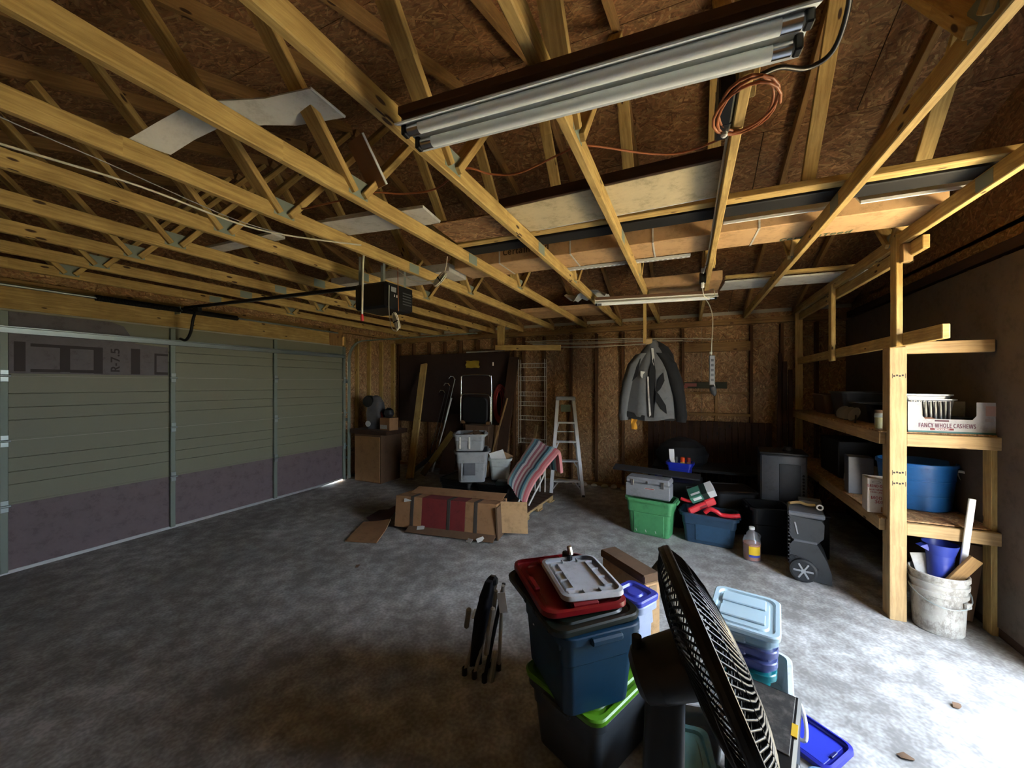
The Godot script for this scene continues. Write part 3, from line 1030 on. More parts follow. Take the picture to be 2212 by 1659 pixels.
	for q in 2:
		plank_at(go, "indicator", Vector3(0.1875, 0.12, 0.05 + q * 0.03), Vector3(0.002, 0.02, 0.008), M.white, 0.0)
	plank_at(go, "warning_label", Vector3(0.1875, 0.17, 0.09), Vector3(0.0015, 0.04, 0.06), M.grey_light, 0.0)
	st = T()
	beam(st, Vector3(-0.15, 0.255, 0), Vector3(-3.12, 0.30, 0.02), 0.035, 0.03)
	obj("rail", st, M.black_metal, go)
	for sx in [-0.15, 0.12]:
		for sz in [-0.13, 0.13]:
			st = T()
			beam(st, Vector3(sx, 0.20, sz), Vector3(sx, 0.48, sz), 0.004, 0.03, Vector3.BACK)
			obj("hanger_strap", st, M.galv, go)
	st = T()
	tube(st, spline([Vector3(-2.86, 0.29, 0.02), Vector3(-2.95, 0.15, 0.02), Vector3(-3.0, 0.0, 0.02), Vector3(-3.10, -0.09, 0.02), Vector3(-3.22, -0.07, 0.02)], 5), 0.016, 8)
	obj("door_arm", st, M.black_metal, go)
	plank_at(go, "trolley", Vector3(-2.86, 0.26, 0.02), Vector3(0.10, 0.06, 0.05), M.black_metal, 0.006)
	# cords about the opener
	var op := thing("opener_pull", "white pull cord with red end hanging left of the opener motor", "pull cord", V(-2.33, 2.25, 2.26))
	st = T()
	tube(st, spline([Vector3(0.03, 0.62, 0), Vector3(0.01, 0.45, 0), Vector3(0.005, 0.25, 0), Vector3(0, 0.055, 0)], 6), 0.008, 7)
	obj("cord", st, M.white_cord, op)
	st = T()
	lathe(st, [[0.0, 0.0], [0.012, 0.005], [0.013, 0.04], [0.008, 0.06], [0.0, 0.06]], 10)
	obj("handle", st, M.red, op)
	cord("sensor_wire", "thin pale wire drooping from the opener motor to a bundle", [V(-2.25, 2.70, 2.45), V(-2.10, 2.66, 2.40), V(-1.98, 2.58, 2.42), V(-1.85, 2.56, 2.45), V(-1.72, 2.60, 2.48), V(-1.68, 2.74, 2.48)], 0.0035, M.white_cord)
	for r in [[-2.13, 2.20, 2.45, 20.0, "bundled white cord hanging below the opener motor"], [-1.79, 2.52, 2.46, -50.0, "bundled white cord caught on the truss right of the opener"]]:
		var bu := thing("cord_bundle", r[4], "cord", V(r[0], r[1], r[2]))
		for q in 5:
			st = T()
			var lp := []
			for i in 13:
				var a := TAU * i / 12.0
				lp.append(Vector3(cos(a) * 0.012 + (q - 2) * 0.007, 0.075 + sin(a) * 0.07, (q % 2) * 0.008))
			for i in lp.size():
				lp[i] = Basis.from_euler(Vector3(0, 0, deg_to_rad(r[3]))) * lp[i]
			tube(st, lp, 0.005, 6, false)
			obj("loop", st, M.white_cord, bu)
		plank_at(bu, "tie", Basis.from_euler(Vector3(0, 0, deg_to_rad(r[3]))) * Vector3(0, 0.07, 0.004), Vector3(0.05, 0.01, 0.024), M.black, 0.003, Basis.from_euler(Vector3(0, 0, deg_to_rad(r[3]))))
	cord("bundle_lead", "thin lead from the opener down to the hanging cord bundle", [V(-2.13, 2.70, 2.44), V(-2.135, 2.5, 2.45), V(-2.13, 2.35, 2.45)], 0.0035, M.brown_cord)
	cord("loop_wire", "looping thin wire below the opener motor", [V(-2.20, 2.56, 2.42), V(-2.22, 2.35, 2.44), V(-2.20, 2.22, 2.45), V(-2.15, 2.19, 2.45), V(-2.12, 2.24, 2.45)], 0.003, M.white_cord)
	# ropes strung under the trusses
	cord("white_rope", "white rope strung under the left trusses toward the opener", [V(-2.60, 2.742, 0.30), V(-2.547, 2.738, 0.557), V(-2.458, 2.735, 0.958), V(-2.464, 2.735, 1.547), V(-2.10, 2.742, 2.03)], 0.0055, M.white_cord, "rope")
	cord("thin_line", "thin grey line strung across the left trusses above the rope", [V(-2.20, 2.742, 0.30), V(-2.29, 2.738, 0.50), V(-2.33, 2.735, 0.80), V(-2.44, 2.735, 1.37), V(-2.40, 2.742, 1.70)], 0.0025, std(Color(0.6, 0.6, 0.6), 0.6), "rope")
	# wooden hanger block dropping from the truss for the jacket
	var hk := thing("wooden_hook", "wooden drop bracket hanging from the trusses holding the jacket", "bracket", V(-0.49, 2.27, 5.06))
	plank_at(hk, "upright", Vector3(0, 0.27, 0), Vector3(0.04, 0.55, 0.02), M.pine, 0.003)
	plank_at(hk, "peg", Vector3(0.045, 0.02, 0), Vector3(0.09, 0.075, 0.025), M.pine_new, 0.01)
	# bundle of long pale rods and wires on the back wall
	for q in 7:
		cord("wall_rod", ["topmost long pale rod resting along the back wall", "second pale rod of the bundle along the back wall", "middle sagging rod of the bundle along the back wall", "long pale rod, fourth from the top, on the back wall", "brown rod of the bundle along the back wall", "lower sagging rod of the bundle along the back wall", "lowest rod of the bundle along the back wall"][q], [V(-2.75 + 0.05 * q, 2.545 - q * 0.018, 6.6), V(-1.6, 2.53 - q * 0.022 - 0.02 * (q % 3), 6.58 - 0.015 * q), V(-0.6, 2.50 - q * 0.016, 6.6), V(0.35 - 0.14 * q, 2.45 - q * 0.012 + 0.03 * (q % 2), 6.62)], 0.008 if q % 3 == 0 else 0.005, M.white_cord if q != 4 else M.brown_cord, "rod")
	var rp := thing("rod_bracket", "short wooden post bracket hanging from the trusses by the back wall", "bracket", V(-3.05, 2.38, 6.2))
	plank_at(rp, "post", Vector3(0, 0.22, 0), Vector3(0.14, 0.42, 0.04), M.pine, 0.004)
	plank_at(rp, "arm", Vector3(0.55, 0.0, 0.12), Vector3(1.2, 0.09, 0.04), M.pine, 0.004, Basis.from_euler(Vector3(0, 0, -0.04)))

# ---------- storage tote and lid builders ----------
# tapered open tote, base centred at the node; w along x, d along z
func tote_parts(t: Node3D, w: float, d: float, h: float, m: Material, taper := 0.10, y0 := 0.0, ribs := true, rr := 0.045):
	var st := T()
	var bw := w * (1.0 - taper)
	var bd := d * (1.0 - taper)
	var lip := 0.022
	var rings := []
	rings.append(rrect(bw - 0.02, bd - 0.02, rr, y0))
	rings.append(rrect(bw, bd, rr, y0 + 0.008))
	rings.append(rrect(lerpf(bw, w, 0.62), lerpf(bd, d, 0.62), rr, y0 + h * 0.62))
	rings.append(rrect(lerpf(bw, w, 0.62) + 0.012, lerpf(bd, d, 0.62) + 0.012, rr, y0 + h * 0.64))
	rings.append(rrect(w, d, rr, y0 + h - 0.035))
	rings.append(rrect(w + lip * 2, d + lip * 2, rr + lip, y0 + h - 0.033))
	rings.append(rrect(w + lip * 2, d + lip * 2, rr + lip, y0 + h - 0.004))
	rings.append(rrect(w + lip * 2 - 0.008, d + lip * 2 - 0.008, rr + lip, y0 + h))
	rings.append(rrect(w - 0.006, d - 0.006, rr, y0 + h))
	rings.append(rrect(bw - 0.012, bd - 0.012, rr, y0 + 0.012))
	bands(st, rings, true, true)
	var b := obj("tub", st, m, t)
	if ribs:
		for sx in [-1.0, 1.0]:
			st = T()
			box(st, Vector3(sx * (w * 0.5 + lip + 0.006), y0 + h - 0.022, 0), Vector3(0.03, 0.03, d * 0.42), Basis(), 0.008)
			obj("handle", st, m, b)
	return b

# snap lid: raised centre panel inside a rolled rim; flipped shows the ribbed underside
func lid_parts(t: Node3D, w: float, d: float, m: Material, y0 := 0.0, flipped := false, rr := 0.06):
	var st := T()
	var rings := []
	for k in [[-0.03, 0.0], [-0.004, 0.004], [0.0, 0.024], [-0.012, 0.03], [-0.05, 0.029], [-0.062, 0.018], [-0.10, 0.018], [-0.112, 0.026]]:
		var yy: float = y0 + (k[1] if not flipped else 0.03 - k[1])
		rings.append(rrect(w + k[0], d + k[0], rr, yy))
	if flipped:
		rings.reverse()
	bands(st, rings, true, not flipped)
	var o := obj("lid_panel", st, m, t)
	return o

# ---------- back left corner ----------
func back_left():
	# brown hardboard panel on the wall
	var pg := thing("pegboard", "dark brown hardboard panel hung on the back wall", "pegboard", V(-4.42, 0.95, 6.655))
	plank_at(pg, "board", Vector3(0, 0.72, 0), Vector3(2.66, 1.42, 0.006), M.peg, 0.001)
	for q in 3:
		plank_at(pg, "cleat", Vector3(-1.2 + q * 1.2, 0.72, -0.014), Vector3(0.05, 1.38, 0.02), M.pine_dark, 0.002)
	plank_at(pg, "hook", Vector3(0.98, 1.20, 0.02), Vector3(0.02, 0.07, 0.03), M.white_cord, 0.004)
	var st := T()
	tube(st, [V(-4.05, 2.396, 6.655), V(-3.2, 2.402, 6.655)], 0.014, 8)
	loose("metal_rod", "short bright metal rod lying above the brown panel", "rod", Vector3.ZERO, st, M.alu)
	var g := []
	for i in 6:
		var row := []
		for j in 6:
			row.append(Vector3(-0.15 + j * 0.06 + 0.012 * sin(i * 2.0), -0.07 + i * 0.028 + 0.006 * sin(j * 2.3), 0.01 + 0.012 * sin(i * 1.3 + j * 1.9)))
		g.append(row)
	st = T()
	sheet(st, g, 0.006)
	loose("yellow_glove", "faded yellow work glove pinned high on the brown panel", "glove", V(-3.88, 2.15, 6.61), st, std(Color(0.66, 0.55, 0.15), 0.9))
	# cabinet by the door track
	var cb := thing("wood_cabinet", "low plywood cabinet standing by the garage door track", "cabinet", V(-5.22, 0, 5.44), 0.0)
	plank_at(cb, "body", Vector3(0, 0.43, 0), Vector3(0.62, 0.86, 0.50), M.card_old, 0.004)
	plank_at(cb, "door_panel", Vector3(0, 0.42, 0.258), Vector3(0.58, 0.80, 0.014), worn(Color(0.60, 0.45, 0.28), 0.75, 2), 0.003)
	plank_at(cb, "worktop", Vector3(0.03, 0.90, 0.0), Vector3(0.86, 0.08, 0.56), M.pine_dark, 0.008)
	# machine under a grey cover on the cabinet
	var mc := thing("bench_grinder", "dark bench machine under a grey bag on the cabinet", "machine", V(-5.24, 0.94, 5.42), 10.0)
	st = T()
	bands(st, [rrect(0.26, 0.2, 0.05, 0.0), rrect(0.30, 0.24, 0.08, 0.12), rrect(0.34, 0.26, 0.1, 0.30), rrect(0.28, 0.22, 0.1, 0.48), rrect(0.16, 0.14, 0.06, 0.58), rrect(0.05, 0.05, 0.02, 0.61)], true, true)
	obj("grey_cover", st, worn(Color(0.33, 0.33, 0.34), 0.85, 2), mc)
	st = T()
	lathe(st, [[0.0, -0.06], [0.10, -0.06], [0.11, -0.04], [0.11, 0.04], [0.10, 0.06], [0.0, 0.06]], 18, Transform3D(Basis.from_euler(Vector3(PI / 2, 0, 0)), Vector3(-0.10, 0.50, 0.06)))
	obj("motor_drum", st, M.black, mc)
	st = T()
	lathe(st, [[0.05, 0.0], [0.055, 0.01], [0.05, 0.02], [0.03, 0.02]], 16, Transform3D(Basis.from_euler(Vector3(PI / 2, 0, 0)), Vector3(-0.06, 0.10, 0.15)), true, true)
	obj("wheel", st, M.alu, mc)
	plank_at(mc, "red_handle", Vector3(0.19, 0.20, 0.08), Vector3(0.03, 0.24, 0.03), M.ink_red, 0.01, Basis.from_euler(Vector3(0, 0, 0.25)))
	var cx := thing("parts_carton", "small tan carton with papers on the cabinet end", "box", V(-4.86, 0.94, 5.34), -8.0)
	plank_at(cx, "carton", Vector3(0, 0.11, 0), Vector3(0.26, 0.22, 0.2), M.card, 0.004)
	plank_at(cx, "paper", Vector3(-0.02, 0.06, 0.105), Vector3(0.18, 0.07, 0.004), M.white_dull, 0.001)
	st = T()
	bands(st, [rrect(0.10, 0.08, 0.03, 0.0), rrect(0.18, 0.13, 0.05, 0.06), rrect(0.15, 0.12, 0.05, 0.13), rrect(0.06, 0.05, 0.02, 0.17)], true, true)
	loose("rag_heap", "wad of dark rags heaped on the parts carton", "rags", V(-4.86, 1.162, 5.34), st, M.grey_dark)
	# leaning lumber
	var lum := [
		["leaning_plank", "long pale plank leaning against the brown panel by the cabinet", [-4.66, 0.0, 5.66], [-5.04, 2.18, 6.58], 0.15, 0.04, M.pine],
		["leaning_board", "wide dark red-brown board leaning right of the cabinet", [-4.24, 0.0, 6.22], [-4.28, 1.15, 6.60], 0.32, 0.02, M.pine_dark],
		["short_post", "short pale post standing against the back wall", [-4.46, 0.0, 6.52], [-4.46, 1.02, 6.58], 0.13, 0.05, M.pine_old],
		["yellow_timber", "yellow-green timber offcut leaning forward from the wall", [-4.62, 0.0, 5.98], [-4.26, 0.80, 6.48], 0.11, 0.045, std(Color(0.58, 0.55, 0.25), 0.8, 0.0, M.pine_new.albedo_texture)],
		["tan_timber", "tan timber offcut standing left of the grey totes", [-4.03, 0.0, 6.42], [-4.00, 0.82, 6.55], 0.15, 0.04, M.pine],
		["grey_offcut", "grey weathered offcut lying low against the wall", [-4.95, 0.0, 6.05], [-4.40, 0.55, 6.5], 0.09, 0.03, M.grey_mid],
		["tall_dark_board", "tall dark board leaning between panel and wire rack", [-3.06, 0.0, 6.08], [-2.96, 2.26, 6.57], 0.20, 0.03, M.pine_dark],
		["broom_handle", "thin brown broom handle leaning on the tall dark board", [-3.25, 0.0, 5.9], [-3.0, 1.50, 6.36], 0.026, 0.026, M.pine_old],
		["split_stake", "splintered pale stake leaning behind the striped cushion", [-2.55, 0.0, 6.2], [-2.48, 1.02, 6.50], 0.05, 0.03, M.pine_new],
	]
	for l in lum:
		timber(l[0], l[1], "lumber", V(l[2][0], l[2][1] + l[5] * 0.5, l[2][2]), V(l[3][0], l[3][1], l[3][2]), l[4], l[5], V(0, 0.2, -1), l[6])
	# bright metal pole and golf clubs
	timber("metal_pole", "bright metal pole leaning in front of the brown panel", "pole", V(-4.62, 0.02, 6.28), V(-4.34, 1.48, 6.56), 0.0, 0.0, Vector3.BACK, M.alu, "", 0.015)
	for q in 3:
		var gc := thing("golf_club", ["golf club with chrome head, rightmost of the leaning clubs", "golf club with curled head, middle of the leaning clubs", "dark golf club, leftmost of the leaning clubs"][q], "golf club", V(-4.62 - 0.09 * q, 0.0, 6.32), 0.0, "golf clubs by the brown panel")
		st = T()
		var top := V(0.36 - 0.03 * q, 1.86 - 0.14 * q, 0.24)
		tube(st, [V(0, 0, 0), top], 0.007, 6)
		obj("shaft", st, M.black_metal if q != 0 else M.galv, gc)
		st = T()
		tube(st, [top, top + V(-0.03, 0.05, -0.01), top + V(-0.09, 0.055, -0.02), top + V(-0.13, 0.01, -0.02)], 0.014, 8)
		obj("head", st, M.chrome, gc)
	# folding chair back with chrome frame hung on the panel
	var ch := thing("folding_chair", "folded chair with chrome tube frame and black pad hung on the panel", "chair", V(-3.66, 1.0, 6.36))
	for r in [[0.33, 0.0, 0.93, 0.0], [0.32, 0.06, 0.57, 0.03]]:
		st = T()
		var pts := [Vector3(-r[0], r[1], r[3]), Vector3(-r[0] + 0.0, r[2] - 0.10, r[3]), Vector3(-r[0] + 0.03, r[2] - 0.03, r[3]), Vector3(-r[0] + 0.10, r[2], r[3]), Vector3(r[0] - 0.10, r[2], r[3]), Vector3(r[0] - 0.03, r[2] - 0.03, r[3]), Vector3(r[0], r[2] - 0.10, r[3]), Vector3(r[0], r[1], r[3])]
		tube(st, spline(pts, 3), 0.014, 8)
		obj("frame", st, M.chrome, ch)
	st = T()
	bands(st, [moved(rrect(0.50, 0.46, 0.10, -0.02), Transform3D(Basis.from_euler(Vector3(PI / 2, 0, 0)), Vector3(0, 0.27, 0.03))), moved(rrect(0.54, 0.50, 0.10, 0.0), Transform3D(Basis.from_euler(Vector3(PI / 2, 0, 0)), Vector3(0, 0.27, 0.03))), moved(rrect(0.50, 0.46, 0.10, 0.02), Transform3D(Basis.from_euler(Vector3(PI / 2, 0, 0)), Vector3(0, 0.27, 0.03)))], true, true)
	obj("pad", st, std(Color(0.03, 0.035, 0.05), 0.7), ch)
	for sx in [-1.0, 1.0]:
		plank_at(ch, "hinge_plate", Vector3(sx * 0.27, 0.03, 0.02), Vector3(0.09, 0.06, 0.02), M.card, 0.01)
	st = T()
	box(st, Vector3(0, 0.5, 0), Vector3(0.5, 1.0, 0.22), Basis(), 0.01)
	loose("brown_carton", "tall brown carton standing below the folded chair", "box", V(-3.55, 0.0, 6.30), st, M.card_old)
	# red cord coil
	var rc := thing("red_cord_coil", "coiled dark red extension cord hanging at the edge of the panel", "cord", V(-3.26, 1.02, 6.59))
	for q in 6:
		st = T()
		var lp := []
		for i in 21:
			var a := TAU * i / 20.0
			lp.append(Vector3(cos(a) * (0.15 - 0.018 * q) + 0.012 * sin(q * 2.0), 0.36 + sin(a) * (0.37 - 0.025 * q), 0.01 * q * (1.0 if i % 2 == 0 else 0.8)))
		tube(st, lp, 0.011, 6, false)
		obj("loop", st, M.red_cord, rc)
	plank_at(rc, "hanging_nail", Vector3(0, 0.70, -0.022), Vector3(0.02, 0.02, 0.08), M.galv, 0.003)
	# wire rack hung on the studs
	var wr := thing("wire_rack", "tall white wire door rack hung on the back wall studs", "wire rack", V(-2.59, 0.66, 6.60))
	for sx in [-0.255, 0.255]:
		for sz in [0.0, 0.09]:
			st = T()
			tube(st, [Vector3(sx, 0, sz), Vector3(sx, 1.55, sz)], 0.005, 6)
			obj("upright_wire", st, M.white_cord, wr)
	for y in [0.02, 0.44, 0.70, 0.88, 1.16, 1.40]:
		st = T()
		for yy in [0.0, 0.075]:
			for zz in [0.0, 0.09]:
				tube(st, [Vector3(-0.255, y + yy, zz), Vector3(0.255, y + yy, zz)], 0.004, 5)
		for q in 17:
			tube(st, [Vector3(-0.255 + q * 0.0319, y, 0.09), Vector3(-0.255 + q * 0.0319, y + 0.075, 0.09)], 0.0022, 4)
			tube(st, [Vector3(-0.255 + q * 0.0319, y, 0.0), Vector3(-0.255 + q * 0.0319, y, 0.09)], 0.0022, 4)
		obj("basket_shelf", st, M.white_cord, wr)
	# step ladder
	var ld := thing("step_ladder", "aluminium step ladder leaning closed near the back wall", "ladder", V(-1.80, 0, 6.05), 20.0)
	for sx in [-1.0, 1.0]:
		st = T()
		beam(st, Vector3(sx * 0.25, 0.0, 0.22), Vector3(sx * 0.13, 1.50, -0.16), 0.055, 0.07, Vector3(0, 0.1, 1))
		obj("front_rail", st, M.alu, ld)
		st = T()
		beam(st, Vector3(sx * 0.25, 0.0, -0.44), Vector3(sx * 0.12, 1.48, -0.20), 0.022, 0.04, Vector3(0, 0.1, 1))
		obj("rear_rail", st, M.alu, ld)
		plank_at(ld, "foot", Vector3(sx * 0.252, 0.015, 0.225), Vector3(0.045, 0.03, 0.09), M.black, 0.006)
	for q in 4:
		var f := (q + 0.75) / 5.0
		plank_at(ld, "step", Vector3(0, 1.5 * f, 0.22 - 0.38 * f), Vector3(0.47 - 0.24 * f, 0.025, 0.09), M.alu, 0.004)
		st = T()
		beam(st, Vector3(-0.11, 1.5 * f, 0.19 - 0.38 * f), Vector3(-0.24 + 0.12 * f, 1.5 * f - 0.14, 0.20 - 0.34 * f), 0.006, 0.02)
		beam(st, Vector3(0.11, 1.5 * f, 0.19 - 0.38 * f), Vector3(0.24 - 0.12 * f, 1.5 * f - 0.14, 0.20 - 0.34 * f), 0.006, 0.02)
		obj("step_brace", st, M.alu, ld)
	plank_at(ld, "top_cap", Vector3(0, 1.52, -0.18), Vector3(0.32, 0.06, 0.17), M.grey_light, 0.01)
	plank_at(ld, "label_plate", Vector3(0, 1.36, -0.09), Vector3(0.16, 0.12, 0.004), worn(Color(0.34, 0.38, 0.30), 0.6, 2), 0.001, Basis.from_euler(Vector3(-0.25, 0, 0)))
	plank_at(ld, "rear_bar", Vector3(0, 0.45, -0.37), Vector3(0.42, 0.02, 0.02), M.alu, 0.003)
	plank_at(ld, "rear_bar", Vector3(0, 0.95, -0.29), Vector3(0.34, 0.02, 0.02), M.alu, 0.003)
	# pale stones along the wall base
	for q in 9:
		st = T()
		var r0 := 0.055 + 0.012 * sin(q * 2.1)
		lathe(st, [[0.0, 0.0], [r0 * 0.9, 0.004], [r0, r0 * 0.35], [r0 * 0.75, r0 * 0.75], [r0 * 0.3, r0 * 0.95], [0.0, r0 * 0.97]], 12)
		var so := loose("sill_stone", "pale rounded stone set along the foot of the back wall", "stone", V(-2.30 + q * 0.165 + 0.02 * sin(q * 1.3), 0.0, 6.62), st, std(Color(0.74, 0.70, 0.60), 0.9), q * 37.0, "stones along the back wall base")
		so.scale = Vector3(1.25, 1.0, 0.8)
	# pallet with black bins and totes
	var pa := thing("wood_pallet", "wooden pallet lying under the black bins", "pallet", V(-2.58, 0, 5.02), -3.0)
	for z in [-0.44, 0.0, 0.44]:
		plank_at(pa, "deck_block", Vector3(0.0, 0.03, z), Vector3(1.5, 0.018, 0.10), M.pine_new, 0.002)
	for xx in [-0.7, 0.0, 0.71]:
		st = T()
		prism(st, [Vector2(-0.48, 0.02), Vector2(-0.36, 0.02), Vector2(-0.33, 0.075), Vector2(-0.10, 0.075), Vector2(-0.07, 0.02), Vector2(0.07, 0.02), Vector2(0.10, 0.075), Vector2(0.33, 0.075), Vector2(0.36, 0.02), Vector2(0.48, 0.02), Vector2(0.48, 0.115), Vector2(-0.48, 0.115)], -0.02, 0.02, Transform3D(Basis(Vector3(0, 0, 1), Vector3(0, 1, 0), Vector3(-1, 0, 0)), Vector3(xx, 0, 0)))
		obj("stringer", st, M.pine_new, pa)
	for z in 7:
		plank_at(pa, "deck_board", Vector3(0.0, 0.125, -0.42 + z * 0.14), Vector3(1.5, 0.018, 0.115), M.pine_dark, 0.002)
	var tb := thing("black_tote", "black storage bin on the pallet under the grey totes", "storage bin", V(-3.10, 0.136, 5.0), -3.0, "black bins on the pallet")
	tote_parts(tb, 0.52, 0.46, 0.20, M.black, 0.06)
	lid_parts(tb, 0.57, 0.51, M.black, 0.2)
	tb = thing("black_tote", "wide black storage bin on the pallet under the white bin and cushion", "storage bin", V(-2.47, 0.136, 5.0), -3.0, "black bins on the pallet")
	tote_parts(tb, 0.50, 0.46, 0.20, M.black, 0.06)
	lid_parts(tb, 0.55, 0.51, M.black, 0.2)
	var gt := thing("grey_tote", "large light grey tote at the bottom of the grey stack", "storage bin", V(-2.88, 0.367, 4.90), 28.0, "stacked grey totes")
	tote_parts(gt, 0.44, 0.52, 0.44, M.grey_light, 0.16)
	plank_at(gt, "recess_panel", Vector3(-0.03, 0.24, 0.247), Vector3(0.16, 0.26, 0.012), M.grey_mid, 0.004, Basis.from_euler(Vector3(-0.08, 0, 0)))
	plank_at(gt, "front_rib", Vector3(-0.14, 0.22, 0.248), Vector3(0.025, 0.36, 0.02), M.grey_light, 0.006, Basis.from_euler(Vector3(-0.08, 0, 0)))
	plank_at(gt, "side_rib", Vector3(0.205, 0.22, 0.10), Vector3(0.02, 0.36, 0.025), M.grey_light, 0.006, Basis.from_euler(Vector3(0, 0, -0.08)))
	gt = thing("grey_tote", "small grey tote stacked on top of the larger grey tote", "storage bin", V(-2.90, 0.809, 4.88), 26.0, "stacked grey totes")
	tote_parts(gt, 0.42, 0.48, 0.24, M.grey_light, 0.08)
	for xx in [-0.13, 0.0]:
		plank_at(gt, "latch_rib", Vector3(xx, 0.12, 0.236), Vector3(0.03, 0.17, 0.02), M.white_dull, 0.006)
	st = T()
	for q in 7:
		box(st, Vector3(rng.randf_range(-0.13, 0.13), rng.randf_range(0.02, 0.05), rng.randf_range(-0.14, 0.14)), Vector3(rng.randf_range(0.06, 0.16), 0.03, rng.randf_range(0.04, 0.1)), Basis.from_euler(Vector3(rng.randf_range(-0.3, 0.3), rng.randf() * 3.0, rng.randf_range(-0.3, 0.3))), 0.006)
	var jk := loose("odds_and_ends", "jumble of small brown parts piled in the top grey tote", "parts", V(-2.90, 0.99, 4.88), st, M.card_old, 26.0)
	jk.set_meta("kind", "stuff")
	# milky bin with papers
	var mb := thing("milky_bin", "milky white waste bin with papers beside the grey totes", "bin", V(-2.50, 0.367, 5.06), 20.0)
	tote_parts(mb, 0.30, 0.26, 0.32, worn(Color(0.66, 0.68, 0.66), 0.5, 2), 0.18, 0.0, false)
	plank_at(mb, "paper", Vector3(-0.04, 0.33, 0.0), Vector3(0.22, 0.16, 0.003), M.white_dull, 0.0, Basis.from_euler(Vector3(-0.5, 0.3, 0.25)))
	plank_at(mb, "paper", Vector3(0.08, 0.31, -0.06), Vector3(0.2, 0.12, 0.003), M.card_light, 0.0, Basis.from_euler(Vector3(-0.3, -0.4, -0.3)))
	# dark green case
	var gc2 := thing("green_case", "dark green flat case lying by the striped cushion", "case", V(-2.30, 0.367, 4.80), 12.0)
	plank_at(gc2, "shell", Vector3(0, 0.03, 0), Vector3(0.24, 0.06, 0.16), std(Color(0.045, 0.085, 0.075), 0.45), 0.012)
	plank_at(gc2, "edge_trim", Vector3(0.02, 0.062, 0.05), Vector3(0.17, 0.005, 0.012), M.grey_mid, 0.002, Basis.from_euler(Vector3(0, 0.2, 0)))
	striped_cushion()
	cardboard()

func striped_cushion():
	# folded lounger frame with a striped pad draped over it
	var lc := thing("striped_lounger_cushion", "striped blue, red and white lounger cushion draped over the pallet end", "cushion", V(-1.93, 0.0, 5.02), 0.0)
	var cols := [Color(0.62, 0.50, 0.48), Color(0.36, 0.56, 0.60), Color(0.20, 0.30, 0.36), Color(0.62, 0.60, 0.60), Color(0.50, 0.26, 0.30), Color(0.66, 0.55, 0.52), Color(0.48, 0.24, 0.27), Color(0.60, 0.58, 0.58), Color(0.16, 0.26, 0.32), Color(0.34, 0.60, 0.66), Color(0.68, 0.70, 0.70), Color(0.76, 0.33, 0.36), Color(0.80, 0.48, 0.48)]
	# rows of left/right edge points from the raised back down to the front hem
	var rows := [[V(-2.06, 0.56, 5.50), V(-1.62, 0.50, 5.24)], [V(-2.08, 0.91, 5.34), V(-1.61, 0.80, 5.10)], [V(-2.07, 0.89, 5.22), V(-1.63, 0.78, 5.0)], [V(-2.13, 0.72, 5.02), V(-1.72, 0.64, 4.82)], [V(-2.19, 0.58, 4.88), V(-1.83, 0.46, 4.70)], [V(-2.22, 0.47, 4.76), V(-1.88, 0.30, 4.61)], [V(-2.20, 0.40, 4.70), V(-1.90, 0.19, 4.57)]]
	var m := cols.size()
	var le := []
	var ri := []
	for r in rows:
		le.append(r[0] - lc.position)
		ri.append(r[1] - lc.position)
	var sl := spline(le, 4)
	var sr := spline(ri, 4)
	for k in m:
		var g := []
		for i in sl.size():
			var row := []
			for q in 3:
				var e := (k + q * 0.5) / m
				var sag := 0.012 * sin(e * PI * 3.0) - (0.018 if i == 13 else 0.0)
				row.append(sl[i].lerp(sr[i], e) + V(0, sag + (0.004 if q == 1 else 0.0), 0))
			g.append(row)
		var st := T()
		sheet(st, g, 0.045)
		obj("stripe", st, std(cols[k].lightened(0.12), 0.9), lc)
	var lf := thing("lounger_frame", "white folded lounger frame under the striped cushion", "lounger", V(-1.93, 0.13, 5.03))
	for q in 3:
		var st := T()
		tube(st, [V(0.0 - 0.08 * q, 0.012, -0.28), V(0.12 - 0.08 * q, 0.36, -0.02), V(0.03 - 0.08 * q, 0.56, 0.30), V(-0.02 - 0.08 * q, 0.012, 0.42)], 0.012, 8)
		obj("frame_tube", st, M.white_dull, lf)

